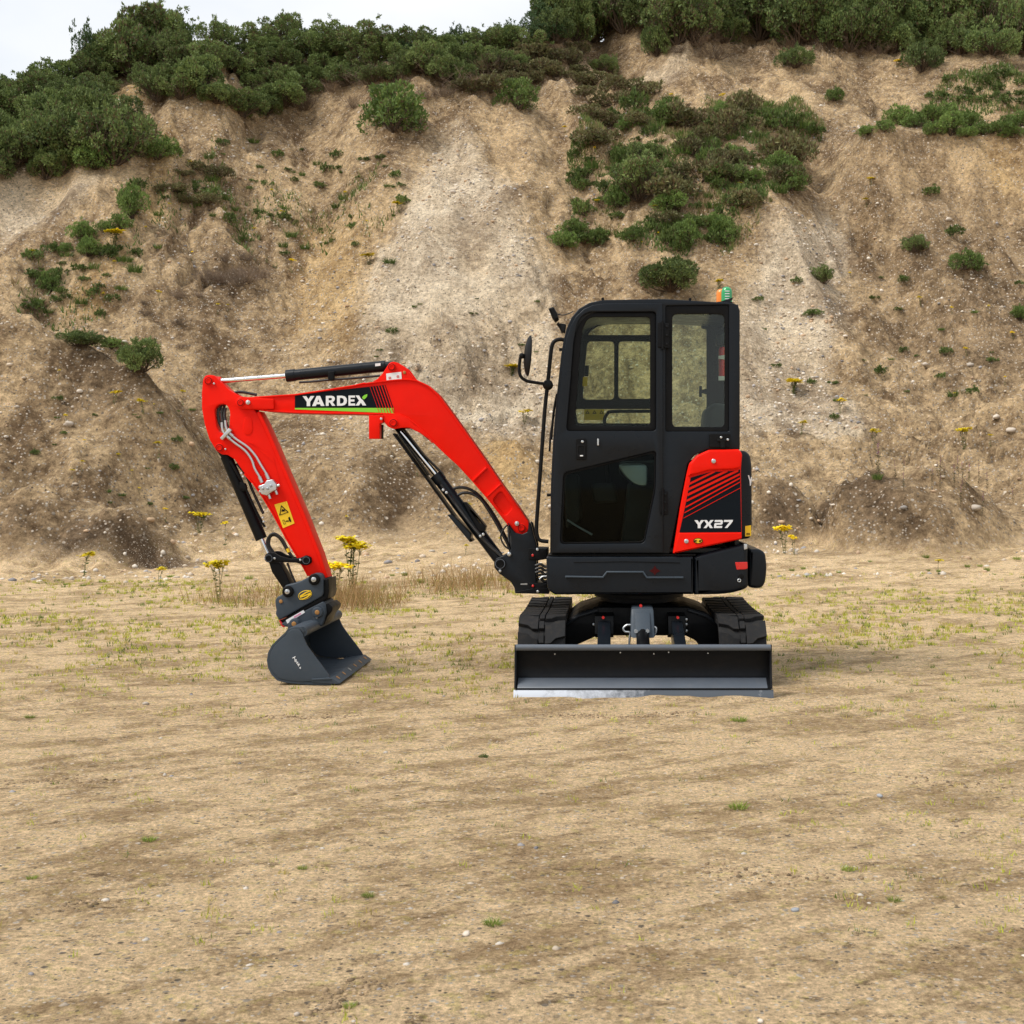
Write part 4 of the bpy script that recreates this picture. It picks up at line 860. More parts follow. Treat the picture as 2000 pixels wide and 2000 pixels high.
plate('post_plate', fillet(WW(z7((880,1740),(1040,1740),(1040,1812),(640,1804),(640,1790)), P0), .004), P0 - .01, 9.48, M['black'], post, bevel=.003)
sheet('post_label', [WW(z7((705,1690),(785,1685),(785,1704),(705,1704)), P0)], P0 - .003, M['steel'], post)
for k in range(5):
    ptube('hydraulic_hose', z7((880,1480+k*42),(940,1462+k*42),(990,1490+k*44),(1040,1480+k*40)), 9.15 + .03 * k, .010, M['hose'], ex, 4)
ptube('hydraulic_hose', z7((930,1640),(960,1610),(1010,1605)), 9.10, .007, M['zinc'], ex, 4)

# ---- undercarriage
def lathe(name, c, prof, mat, parent, n=40):
    bm = bmesh.new(); prev = None
    for r, z in prof:
        cur = [bm.verts.new((c[0] + r * math.cos(2*math.pi*k/n), c[1] + r * math.sin(2*math.pi*k/n), z)) for k in range(n)]
        if prev:
            for k in range(n): bm.faces.new((prev[k], prev[(k+1) % n], cur[(k+1) % n], cur[k]))
        else: bm.faces.new(cur[::-1])
        prev = cur
    bm.faces.new(prev); bmesh.ops.recalc_face_normals(bm, faces=bm.faces)
    me = bpy.data.meshes.new(name); bm.to_mesh(me); bm.free(); finish(me, mat, 35); return obj(name, me, parent)
UY = 9.28
lathe('slew_ring', (UX, UY), [(.22, .40), (.22, .47), (.27, .475), (.27, .50), (.31, .505), (.31, .53), (.285, .535), (.285, .562)], M['black'], ex)
uf = plate('undercarriage_frame', fillet(WW(z4((478,652),(560,590),(690,550),(1280,550),(1400,588),(1482,650),(1482,806),(1352,806),(1330,772),(1262,738),(1220,738),(690,738),(560,796),(520,815),(478,815)), 8.86), .012), 8.86, 9.72, M['black'], ex, bevel=.012, bres=3)
plate('frame_rib', strip(WW(z4((482,656),(560,604),(690,562)), 8.85), -.02), 8.84, 8.87, M['grey'], uf, bevel=.005)
plate('frame_rib', strip(WW(z4((1280,562),(1400,602),(1478,656)), 8.85), -.02), 8.84, 8.87, M['grey'], uf, bevel=.005)
for q in ((665,665),(1266,664),(1266,632),(1268,706)): disc('bolt', z4(q)[0], 8.86, .010, 8.845, 8.865, M['zinc'], uf)
for x0, x1 in ((690, 775), (1180, 1256)):        # blade arms
    xa, xb = W(z4((x0, 0))[0], 8.5)[0], W(z4((x1, 0))[0], 8.5)[0]
    a_ = hexa('blade_arm', [(xa, 8.15, .10), (xb, 8.15, .10), (xb, 8.86, .28), (xa, 8.86, .28)], [(xa, 8.15, .25), (xb, 8.15, .25), (xb, 8.80, .40), (xa, 8.80, .40)], M['grey'], ex, bevel=.008)
    hexa('arm_lug', [(xa - .02, 8.70, .30), (xb + .02, 8.70, .30), (xb + .02, 8.86, .26), (xa - .02, 8.86, .26)], [(xa - .02, 8.74, .415), (xb + .02, 8.74, .415), (xb + .02, 8.86, .43), (xa - .02, 8.86, .43)], M['black'], a_, bevel=.006)
    c = W(z4(((x0 + x1) / 2 - 6, 620))[0], 8.70)
    tube('grease_cap', [(c[0], 8.69, c[1]), (c[0], 8.72, c[1])], .009, M['redlens'], a_)
xa, xb = W(z4((902, 0))[0], 8.62)[0], W(z4((1060, 0))[0], 8.62)[0]
gd = hexa('cylinder_guard', [(xa, 8.48, .300), (xb, 8.48, .300), (xb, 8.74, .34), (xa, 8.74, .34)], [(xa + .006, 8.60, .478), (xb - .006, 8.60, .478), (xb - .01, 8.80, .486), (xa + .01, 8.80, .486)], M['greylite'], ex, bevel=.016)
hexa('guard_panel', [(xa + .03, 8.470, .335), (xb - .03, 8.470, .335), (xb - .03, 8.52, .335), (xa + .03, 8.52, .335)], [(xa + .03, 8.577, .455), (xb - .03, 8.577, .455), (xb - .03, 8.62, .455), (xa + .03, 8.62, .455)], M['greylite'], gd, bevel=.006)
for q in ((940,708),(1014,706)):
    c = W(z4(q)[0], 8.49); tube('bolt', [(c[0], 8.468, c[1]), (c[0], 8.52, c[1])], .012, M['zinc'], gd)
c = W(z4((970, 540))[0], 8.7); tube('grease_cap', [(c[0], 8.66, c[1]), (c[0], 8.70, c[1])], .010, M['redlens'], gd)
xm = (xa + xb) / 2
bcyl = tube('blade_cylinder', [(xm, 8.62, .37), (xm, 8.14, .16)], .042, M['black'], ex, res=5)
for s, pts in ((-1, ((905,668),(880,670),(858,690),(868,712),(900,718),(898,760),(896,815))), (1, ((1058,680),(1070,690),(1068,720),(1050,745)))):
    ptube('hydraulic_hose', z4(*pts), 8.56, .0075, M['zinc' if s < 0 else 'zinc'], ex, 5)
# blade
bx0, bx1 = W((1004, 0), 8.0)[0], W((1509, 0), 8.0)[0]
face = [(8.040, .300), (8.072, .265), (8.094, .225), (8.106, .180), (8.106, .140), (8.094, .112), (8.050, .086), (8.010, .062), (8.006, .030)]
back = [(p[0] + .022, p[1]) for p in face][::-1]
bl = yzsweep('dozer_blade', face + back, bx0 + .008, bx1 - .008, M['blade'], ex)
tube('top_tube', [(bx0 + .008, 8.032, .297), (bx1 - .008, 8.032, .297)], .019, M['strip'], bl, res=6)
yzsweep('wear_strip', [(8.080, .108), (8.004, .064), (7.998, .057), (8.024, .050), (8.090, .100)], bx0 + .020, bx1 - .030, M['strip'], bl, bevel=.002)
def worn_glint(name):  # worn steel, with a reflection at the left end painted in as paler colour
    m, t, b = nodes(name); tcn = N(t, 'ShaderNodeTexCoord')
    sx = N(t, 'ShaderNodeSeparateXYZ'); t.links.new(tcn.outputs['Object'], sx.inputs['Vector'])
    nz = N(t, 'ShaderNodeTexNoise', Scale=7.0, Detail=8.0, Roughness=.7); t.links.new(tcn.outputs['Object'], nz.inputs['Vector'])
    mr = N(t, 'ShaderNodeMapRange'); mr.inputs['From Min'].default_value = bx0 + .05; mr.inputs['From Max'].default_value = bx0 + 1.0
    mr.inputs['To Min'].default_value = .75; mr.inputs['To Max'].default_value = .28; t.links.new(sx.outputs['X'], mr.inputs['Value'])
    df = N(t, 'ShaderNodeMath', operation='SUBTRACT'); t.links.new(mr.outputs['Result'], df.inputs[0]); t.links.new(nz.outputs['Fac'], df.inputs[1])
    l2 = N(t, 'ShaderNodeMapRange'); l2.inputs['From Min'].default_value = -.12; l2.inputs['From Max'].default_value = .16; t.links.new(df.outputs['Value'], l2.inputs['Value'])
    lt_ = N(t, 'ShaderNodeMath', operation='MULTIPLY'); lt_.inputs[1].default_value = 1.0; t.links.new(l2.outputs['Result'], lt_.inputs[0])
    mxn = N(t, 'ShaderNodeMix', data_type='RGBA'); mxn.inputs['A'].default_value = (.085, .10, .12, 1); mxn.inputs['B'].default_value = (.72, .74, .78, 1)
    t.links.new(lt_.outputs['Value'], mxn.inputs['Factor']); t.links.new(mxn.outputs['Result'], b.inputs['Base Color'])
    mm = N(t, 'ShaderNodeMath', operation='MULTIPLY'); mm.inputs[1].default_value = .85; t.links.new(lt_.outputs['Value'], mm.inputs[0]); t.links.new(mm.outputs['Value'], b.inputs['Metallic'])
    b.inputs['Roughness'].default_value = .38; return m
M['worn_glint'] = worn_glint('scoured_edge_glint')
yzsweep('cutting_edge', [(8.004, .044), (7.986, -.02), (8.000, -.02), (8.022, .046)], bx0 - .004, bx1 + .006, M['worn_glint'], bl, bevel=.0015)
for xa, xb in ((bx0, bx0 + .012), (bx1 - .012, bx1)):
    yzsweep('end_plate', [(8.034, .315), (8.090, .300), (8.118, .22), (8.118, .10), (8.04, .045), (7.996, .052), (8.02, .10), (8.032, .2)], xa, xb, M['blade'], bl, bevel=.002)
for q in ((412,858),(838,848),(1056,856),(1152,846),(1408,852)):
    c = W(z4(q)[0], 8.04); tube('bolt', [(c[0], 8.035, c[1]), (c[0], 8.06, c[1])], .0038, M['zinc'], bl)
# tracks
TR, TY0, TY1, TZ = .194, 8.60, 9.95, .212
def loop_pt(s, off=0.0):
    R = TR + off; Ls = TY1 - TY0; arc = math.pi * TR; tot = 2 * Ls + 2 * arc; s = s % tot
    if s < arc:
        a = math.pi / 2 + s / TR              # front: from top, forward (-Y), to bottom
        return (TY0 + R * math.cos(a), TZ + R * math.sin(a)), a
    s -= arc
    if s < Ls: return (TY0 + s, TZ - R), -math.pi / 2
    s -= Ls
    if s < arc:
        a = -math.pi / 2 + s / TR
        return (TY1 + R * math.cos(a), TZ + R * math.sin(a)), a
    s -= arc
    sag = -.012 * math.sin(math.pi * s / Ls)
    return (TY1 - s, TZ + R + sag), math.pi / 2
TOT = 2 * (TY1 - TY0) + 2 * math.pi * TR
def track(xc, nlug=44):
    xo, xi = xc - .150, xc + .150
    n = 140; bm = bmesh.new(); rings = []
    for k in range(n):
        s = TOT * k / n; vs = []
        for x, o in ((xo, -.006), (xo + .012, .004), (xi - .012, .004), (xi, -.006), (xi, -.028), (xo, -.028)):
            (y, z), a = loop_pt(s, o); vs.append(bm.verts.new((x, y, z)))
        rings.append(vs)
    for k in range(n):
        A, B = rings[k], rings[(k + 1) % n]
        for j in range(6): bm.faces.new((A[j], A[(j+1) % 6], B[(j+1) % 6], B[j]))
    bmesh.ops.recalc_face_normals(bm, faces=bm.faces)
    me = bpy.data.meshes.new('rubber_track'); bm.to_mesh(me); bm.free(); finish(me, M['rubber'], 35)
    tr = obj('rubber_track', me, ex)
    # one lug shape per side: bent bar from the edge to near the centre line, one centre block
    pitch = TOT / nlug
    def bar(name, cells, k):
        bm = bmesh.new(); lo, hi = [], []
        s0 = pitch * k
        for (x, ds) in cells:
            (y, z), a = loop_pt(s0 + ds * pitch, .003); lo.append(bm.verts.new((x, y, z)))
        for (x, ds) in cells:
            (y, z), a = loop_pt(s0 + ds * pitch, .032); hi.append(bm.verts.new((x, y, z)))
        m_ = len(cells); h_ = m_ // 2
        for i in range(m_): bm.faces.new((lo[i], lo[(i+1) % m_], hi[(i+1) % m_], hi[i]))
        for i in range(h_ - 1): bm.faces.new((hi[i], hi[i+1], hi[m_-2-i], hi[m_-1-i]))
        bmesh.ops.recalc_face_normals(bm, faces=bm.faces)
        bmesh.ops.bevel(bm, geom=[e for e in bm.edges if len(e.link_faces) == 2 and e.calc_face_angle() > .7], offset=.003, segments=1, affect='EDGES')
        me = bpy.data.meshes.new(name); bm.to_mesh(me); bm.free(); finish(me, M['rubber'], 30); obj(name, me, tr)
    for k in range(nlug // 2):
        kk = 2 * k
        bar('tread_lug', [(xo, .0), (xo + .065, .12), (xo + .095, .42), (xo + .128, .46), (xo + .128, 1.80), (xo + .090, 1.76), (xo + .060, 1.46), (xo, 1.30)], kk)
        kk += 1
        bar('tread_lug', [(xc + .022, .46), (xc + .055, .42), (xc + .085, .12), (xi, .0), (xi, 1.30), (xc + .090, 1.46), (xc + .060, 1.76), (xc + .022, 1.80)], kk)
    for k in range(nlug):
        bar('centre_block', [(xc - .016, .1), (xc + .016, .1), (xc + .016, .75), (xc - .016, .75)], k)
    fr = box('track_frame', xc - .07, xc + .07, TY0 + .05, TY1 - .05, .10, .27, M['black'], tr, bevel=.02)
    for yy in (TY0, TY1):
        tube('sprocket' if yy > 9 else 'idler', [(xc - .09, yy, TZ), (xc + .09, yy, TZ)], TR - .032, M['black'], tr, res=7)
    for k in range(4):
        yy = TY0 + .28 + k * .26
        tube('road_roller', [(xc - .08, yy, .09), (xc + .08, yy, .09)], .07, M['black'], tr, res=5)
    return tr
track(UX - .635); track(UX + .640)
# ------------------------------------------------------------------ vegetation and stones
def leafmat(name, rough=.6, trans=.25):
    m, t, b = nodes(name); at = N(t, 'ShaderNodeAttribute', attribute_name='tint'); out = t.nodes['Material Output']
    oi = N(t, 'ShaderNodeObjectInfo'); mr = N(t, 'ShaderNodeMapRange'); mr.inputs['To Min'].default_value = .75; mr.inputs['To Max'].default_value = 1.25
    t.links.new(oi.outputs['Random'], mr.inputs['Value'])
    mu = N(t, 'ShaderNodeMix', data_type='RGBA', blend_type='MULTIPLY', Factor=1.0); cb_ = N(t, 'ShaderNodeCombineColor')
    for c in ('Red', 'Green', 'Blue'): t.links.new(mr.outputs['Result'], cb_.inputs[c])
    t.links.new(at.outputs['Color'], mu.inputs['A']); t.links.new(cb_.outputs['Color'], mu.inputs['B'])
    t.links.new(mu.outputs['Result'], b.inputs['Base Color']); b.inputs['Roughness'].default_value = rough; b.inputs['Specular IOR Level'].default_value = .2
    if trans:
        tr = N(t, 'ShaderNodeBsdfTranslucent'); mi = N(t, 'ShaderNodeMixShader'); mi.inputs['Fac'].default_value = trans
        t.links.new(mu.outputs['Result'], tr.inputs['Color']); t.links.new(b.outputs['BSDF'], mi.inputs[1]); t.links.new(tr.outputs['BSDF'], mi.inputs[2]); t.links.new(mi.outputs['Shader'], out.inputs['Surface'])
    return m
M['leaf'] = leafmat('foliage'); M['petal'] = leafmat('petals', .6, .2); M['twig'] = leafmat('bark', .85, 0); M['stone'] = leafmat('stones', .8, 0)

def raw_mesh(name, co, faces_k, idx, tint, mat, smooth=False):
    me = bpy.data.meshes.new(name); nf = len(idx)
    me.vertices.add(len(co)); me.vertices.foreach_set('co', np.ascontiguousarray(co, dtype=np.float32).ravel())
    me.loops.add(nf * faces_k); me.loops.foreach_set('vertex_index', np.ascontiguousarray(idx).ravel().astype(np.int32))
    me.polygons.add(nf); me.polygons.foreach_set('loop_start', np.arange(nf) * faces_k); me.polygons.foreach_set('loop_total', np.full(nf, faces_k))
    if smooth: me.polygons.foreach_set('use_smooth', np.ones(nf, bool))
    me.update(calc_edges=True)
    a = me.color_attributes.new('tint', 'FLOAT_COLOR', 'POINT')
    a.data.foreach_set('color', np.concatenate([tint, np.ones((len(tint), 1))], 1).astype(np.float32).ravel())
    me.materials.append(mat); return me
def unit(v): return v / np.maximum(1e-9, np.linalg.norm(v, axis=1, keepdims=True))
def diamonds(pos, dirv, length, width, tint, r):       # leaf = two triangles folded along the midrib
    n = len(pos); side = unit(np.cross(dirv, unit(r.normal(size=(n, 3))))) * width[:, None]
    tip = pos + dirv * length[:, None]; midp = pos + dirv * (length * .45)[:, None]
    co = np.stack([pos, midp + side, tip, midp - side], 1).reshape(-1, 3)
    idx = np.arange(n * 4).reshape(n, 4); return co, idx, np.repeat(tint, 4, 0)
def branches(paths, rads):                             # list of polylines -> square-section twigs
    C, I = [], []; base = 0
    for P, (r0, r1) in zip(paths, rads):
        P = np.asarray(P); n = len(P); d = unit(np.gradient(P, axis=0)); u = unit(np.cross(d, np.array([[.31, .17, .93]]))); v = np.cross(d, u)
        rr = np.linspace(r0, r1, n)[:, None]
        ring = np.stack([P + u * rr, P + v * rr, P - u * rr, P - v * rr], 1); C.append(ring.reshape(-1, 3))
        for i in range(n - 1):
            for j in range(4): I.append([base + i*4 + j, base + i*4 + (j+1) % 4, base + (i+1)*4 + (j+1) % 4, base + (i+1)*4 + j])
        base += n * 4
    return np.concatenate(C), np.array(I)
def bush_proto(seed, lobes, nleaf, leaf, colA, colB, tall=1.0, spread=.62, upright=.35, lr=(.24, .42), bare=0.0, brown=.05):
    r = np.random.default_rng(seed); c = []
    for k in range(lobes):
        a = r.uniform(0, 2 * math.pi); q = spread * math.sqrt(r.uniform(0, 1)); h = r.uniform(.08, 1) * (1 - .62 * (q / spread) ** 2)
        c.append((q * math.cos(a), q * math.sin(a), (.15 + .62 * h) * tall))
    c = np.array(c); rad = r.uniform(*lr, size=lobes) * (1 - .25 * c[:, 2] / tall)
    pick = r.choice(lobes, nleaf, p=rad ** 2 / (rad ** 2).sum()); d = unit(r.normal(size=(nleaf, 3)) + [0, 0, .25])
    sh = r.uniform(.62, 1.08, nleaf) ** .7
    pos = c[pick] + d * (rad[pick] * sh)[:, None] * [1, 1, .9]
    keep = pos[:, 2] > -.04
    for k in range(lobes):
        keep &= ~((np.linalg.norm((pos - c[k]) / [1, 1, .9], axis=1) < rad[k] * .62) & (pick != k))
    pos, d, pick = pos[keep], d[keep], pick[keep]; n = len(pos)
    dr = unit(d * .8 + r.normal(size=(n, 3)) * .55 + [0, 0, upright])
    f = np.clip(r.uniform(0, 1, n) * .65 + (r.uniform(0, 1, lobes)[pick]) * .35, 0, 1)[:, None]
    tint = np.array(colA) * (1 - f) + np.array(colB) * f; tint *= r.uniform(.75, 1.25, (n, 1))
    br = r.uniform(0, 1, n) < brown; tint[br] = [.13, .09, .05]
    # ragged shoots standing clear of the lobes
    ns = int(lobes * .9); kk = r.choice(lobes, ns); sd_ = unit(r.normal(size=(ns, 3)) * [1, 1, .6] + [0, 0, .9]); m_ = 26
    tt_ = r.uniform(.55, 1.0, (ns, m_)); ext = r.uniform(.08, .30, (ns, 1)) * tall
    sp2 = (c[kk][:, None] + sd_[:, None] * (rad[kk][:, None] * .8 + tt_ * ext)[..., None]).reshape(-1, 3) + r.normal(size=(ns * m_, 3)) * leaf * .35
    sd2 = unit(np.repeat(sd_, m_, 0) + r.normal(size=(ns * m_, 3)) * .7); st2 = (np.array(colA) * .5 + np.array(colB) * .5) * r.uniform(.6, 1.3, (ns * m_, 1))
    pos, dr, tint = np.concatenate([pos, sp2]), np.concatenate([dr, sd2]), np.concatenate([tint, st2]); n = len(pos)
    L_ = leaf * r.uniform(.6, 1.5, n); co, idx, tt = diamonds(pos, dr, L_, L_ * r.uniform(.16, .30, n), tint, r)
    fol = raw_mesh('foliage', co, 4, idx, tt, M['leaf'])
    paths, rads = [], []
    for k in range(lobes):
        e = c[k]; b0 = np.array([e[0] * .12, e[1] * .12, -.05]); mid = (b0 + e) / 2 + r.normal(size=3) * .07
        paths.append([b0, (b0 + mid) / 2 + r.normal(size=3) * .02, mid, e]); rads.append((.022, .006))
        for q in range(3):
            paths.append([mid, (mid + e) / 2 + r.normal(size=3) * .08, e + unit(r.normal(size=(1, 3)))[0] * rad[k] * .9]); rads.append((.009, .003))
    co, idx = branches(paths, rads); tt = np.tile(np.array([.10, .072, .05]), (len(co), 1)) * r.uniform(.7, 1.3, (len(co), 1))
    st = raw_mesh('stem', co, 4, idx, tt, M['twig'])
    return fol, st
DG, MG, LG, OL = (.050, .086, .029), (.25, .315, .10), (.075, .135, .030), (.085, .105, .038)
gorse = [bush_proto(300 + i, 30, 9500, .058, DG, MG, tall=t_, lr=(.08, .27), spread=.74, upright=.55, brown=b_) for i, (t_, b_) in enumerate(((1.0, .05), (1.15, .12), (.9, .03), (1.3, .22)))]
green = [bush_proto(320 + i, 20, 5200, .075, (.072, .125, .034), (.215, .30, .075), tall=t_, lr=(.2, .34), upright=.7) for i, t_ in enumerate((.9, 1.1, .75))]
scrub = [bush_proto(340 + i, 16, 2200, .11, (.095, .105, .042), (.23, .215, .095), tall=.7, spread=.75, lr=(.2, .36), upright=1.0, brown=.3) for i in range(3)]
leggy = [bush_proto(360 + i, 13, 2300, .075, DG, (.06, .10, .04), tall=1.5, spread=.6, lr=(.13, .24), upright=.2) for i in range(3)]
# herb tufts: upright blades and small leaves
def tuft_proto(seed, n, h, colA, colB, spread=.5, wid=.05, lean=.6):
    r = np.random.default_rng(seed); a = r.uniform(0, 2 * math.pi, n); q = spread * np.sqrt(r.uniform(0, 1, n)) * .6
    base = np.stack([q * np.cos(a), q * np.sin(a), np.full(n, -.03)], 1); out = np.stack([np.cos(a), np.sin(a), 0 * a], 1)
    L_ = h * r.uniform(.45, 1.1, n); ln = lean * r.uniform(.2, 1, n)
    d0 = unit(out * (ln * .5)[:, None] + [0, 0, 1] + r.normal(size=(n, 3)) * .18); d1 = unit(out * (ln * 1.6)[:, None] + [0, 0, .75] + r.normal(size=(n, 3)) * .25)
    p1 = base + d0 * (L_ * .55)[:, None]; p2 = p1 + d1 * (L_ * .5)[:, None]
    s = unit(np.cross(d0, r.normal(size=(n, 3)))) * (wid * r.uniform(.5, 1.1, n))[:, None]
    co = np.stack([base - s, base + s, p1 + s * .8, p1 - s * .8, p2, p2 + s * .1], 1).reshape(-1, 3)
    i = np.arange(n)[:, None] * 6; idx = np.concatenate([i + [0, 1, 2, 3], i + [3, 2, 5, 4]], 0)
    f = r.uniform(0, 1, (n, 1)); t_ = (np.array(colA) * (1 - f) + np.array(colB) * f) * r.uniform(.75, 1.25, (n, 1))
    return raw_mesh('blades', co, 4, idx, np.repeat(t_, 6, 0), M['leaf'])
weeds = [bush_proto(400 + i, 7, 420, .20, (.055, .095, .026), (.16, .21, .055), tall=.8, spread=.7, lr=(.2, .4), upright=1.0, brown=.08) for i in range(4)]
tufts = [tuft_proto(410 + i, 150, .75, (.06, .11, .026), (.16, .22, .05), spread=.9, wid=.03, lean=1.0) for i in range(2)]
brightt = [tuft_proto(420 + i, 110, .7, (.15, .22, .03), (.30, .36, .07), spread=.7, wid=.022, lean=1.1) for i in range(2)]
def twig_proto(seed, n, tall=1.0):
    r = np.random.default_rng(seed); paths, rads = [], []
    for k in range(n):
        a = r.uniform(0, 2 * math.pi); q = r.uniform(.1, 1); e = np.array([q * math.cos(a), q * math.sin(a), tall * r.uniform(.25, .9)]); b0 = np.array([.25 * e[0], .25 * e[1], -.05]); mid = (b0 + e) / 2 + r.normal(size=3) * .1
        paths.append([b0, mid, e]); rads.append((.013, .004))
        for q in range(3): paths.append([mid, mid + (e - mid) * .5 + r.normal(size=3) * .15, e + r.normal(size=3) * .22]); rads.append((.006, .002))
    co, idx = branches(paths, rads); tt = np.tile(np.array([.21, .155, .11]), (len(co), 1)) * r.uniform(.6, 1.4, (len(co), 1))
    return raw_mesh('twigs', co, 4, idx, tt, M['twig'])
brush = [twig_proto(440 + i, 42, .9) for i in range(3)]
# ragwort: stems, leaves, flat-topped yellow heads
def ragwort_proto(seed, stems, nfl=26):
    r = np.random.default_rng(seed); paths, rads, fp, fd, lp, ld = [], [], [], [], [], []
    for k in range(stems):
        a = r.uniform(0, 2 * math.pi); q = r.uniform(0, .14) if stems > 1 else 0.0; b0 = np.array([q * .4 * math.cos(a), q * .4 * math.sin(a), -.03]); h = r.uniform(.72, .92)
        e = np.array([q * 1.5 * math.cos(a), q * 1.5 * math.sin(a), h]); mid = (b0 + e) / 2 + np.append(r.normal(size=2) * .02, 0)
        paths.append([b0, mid, e]); rads.append((.008, .005))
        for j in range(7):
            aa = r.uniform(0, 2 * math.pi); rr = r.uniform(.04, .17); t_ = e + [rr * math.cos(aa), rr * math.sin(aa), r.uniform(.03, .11)]
            paths.append([e - [0, 0, r.uniform(.05, .15)], (e + t_) / 2, t_]); rads.append((.004, .002))
            for m_ in range(nfl // 7 + 6): fp.append(t_ + np.append(r.normal(size=2) * .035, r.normal() * .018)); fd.append(unit(np.array([[r.normal() * .35, r.normal() * .35, 1]]))[0])
        for j in range(12):
            s = r.uniform(.05, .85); p = b0 + (e - b0) * s; aa = r.uniform(0, 2 * math.pi); lp.append(p); ld.append([math.cos(aa), math.sin(aa), r.uniform(-.1, .7)])
    co, idx = branches(paths, rads); tt = np.tile(np.array([.12, .13, .045]), (len(co), 1)) * r.uniform(.7, 1.2, (len(co), 1))
    st = raw_mesh('stem', co, 4, idx, tt, M['twig'])
    lp, ld = np.array(lp), unit(np.array(ld)); n = len(lp); L_ = r.uniform(.05, .11, n)
    c2, i2, t2 = diamonds(lp, ld, L_, L_ * .22, np.array([[.06, .10, .025]]) * r.uniform(.7, 1.6, (n, 1)), r); lf = raw_mesh('leaves', c2, 4, i2, t2, M['leaf'])
    fp, fd = np.array(fp), np.array(fd); n = len(fp); C, I, T = [], [], []
    for i in range(n):                                   # each floret: a small domed hexagon
        u = unit(np.cross(fd[i:i+1], [[.3, .5, .1]]))[0]; v = np.cross(fd[i], u); R = r.uniform(.026, .042); b = len(C)
        C.append(fp[i] + fd[i] * .008)
        for k in range(6): C.append(fp[i] + (u * math.cos(k * math.pi / 3) + v * math.sin(k * math.pi / 3)) * R)
        for k in range(6): I.append([b, b + 1 + k, b + 1 + (k + 1) % 6])
        g = r.uniform(.75, 1.1); T += [[.86 * g, .60 * g, .006]] + [[.92 * g, .78 * g, .020]] * 6
    hd2 = raw_mesh('flower_head', np.array(C), 3, np.array(I), np.array(T), M['petal'])
    return st, lf, hd2
rag = [ragwort_proto(460 + i, s) for i, s in enumerate((1, 2, 4, 6))]
def herb_spike(seed):
    r = np.random.default_rng(seed); st = branches([[np.array([0, 0, -.03]), np.array([.01, .01, .5]), np.array([.03, 0, 1.0])]], [(.008, .003)])
    s = raw_mesh('stem', st[0], 4, st[1], np.tile([[.10, .07, .045]], (len(st[0]), 1)), M['twig'])
    n = 46; z_ = r.uniform(.06, .62, n); a = r.uniform(0, 2 * math.pi, n); p = np.stack([.01 + 0 * z_, 0 * z_, z_], 1); d = unit(np.stack([np.cos(a), np.sin(a), 0 * a + .5], 1))
    L_ = r.uniform(.06, .11, n); c, i, t_ = diamonds(p, d, L_, L_ * .14, np.array([[.075, .075, .03]]) * r.uniform(.6, 1.3, (n, 1)), r); lf = raw_mesh('leaves', c, 4, i, t_, M['leaf'])
    n = 40; z_ = r.uniform(.62, 1.02, n); a = r.uniform(0, 2 * math.pi, n); p = np.stack([.025 + 0 * z_, 0 * z_, z_], 1); d = unit(np.stack([np.cos(a), np.sin(a), 0 * a + .3], 1))
    L_ = r.uniform(.02, .04, n); c, i, t_ = diamonds(p, d, L_, L_ * .4, np.array([[.28, .10, .22]]) * r.uniform(.6, 1.2, (n, 1)), r)
    return s, lf, raw_mesh('flower_head', c, 4, i, t_, M['petal'])
spikes = [herb_spike(480 + i) for i in range(2)]

PR = random.Random(21)
def plant(name, parts, loc, s, label, cat, group=None, sz=None, tilt=0.0):
    o = thing(name, label, cat, loc, group); o.rotation_euler = (PR.uniform(-tilt, tilt), PR.uniform(-tilt, tilt), PR.uniform(0, 6.283)); o.scale = (s, s, sz or s)
    for me in parts:
        c = bpy.data.objects.new(me.name.split('.')[0], me); COL.objects.link(c); c.parent = o
    return o
def place(kind, x, y, wpx, label, group=None, hs=1.0):
    """x,y: foot of the plant in the photograph (1932 px), wpx: its width there"""
    p = hd_(x, y); s = wpx * D * p.y / FPX / 2 / (.80 if kind != 'gorse' else .70); r = s * hs * (1.2 if kind in ('gorse', 'green') else 1.0)
    if kind == 'gorse': return plant('gorse_bush', gorse[PR.randrange(4)], p, s, label, 'bush', group, r)
    if kind == 'green': return plant('green_shrub', green[PR.randrange(3)], p, s, label, 'shrub', group, r)
    if kind == 'scrub': return plant('scrub_patch', scrub[PR.randrange(3)], p, s, label, 'scrub', group, r)
    if kind == 'leggy': return plant('leggy_bush', leggy[PR.randrange(3)], p, s, label, 'bush', group, r)
    if kind == 'tuft': return plant('weed_tuft', [tufts[PR.randrange(2)]] if PR.random() < .35 else weeds[PR.randrange(4)], p, s, label, 'weed', group, r)
    if kind == 'bright': return plant('grass_tuft', [brightt[PR.randrange(2)]], p, s, label, 'grass tuft', group, r)
    if kind == 'brush': return plant('dry_brush', [brush[PR.randrange(3)]], p, s, label, 'dead brush', group, r)
ORD = 'first second third fourth fifth sixth seventh eighth ninth tenth eleventh twelfth thirteenth fourteenth fifteenth sixteenth seventeenth eighteenth nineteenth twentieth'.split()
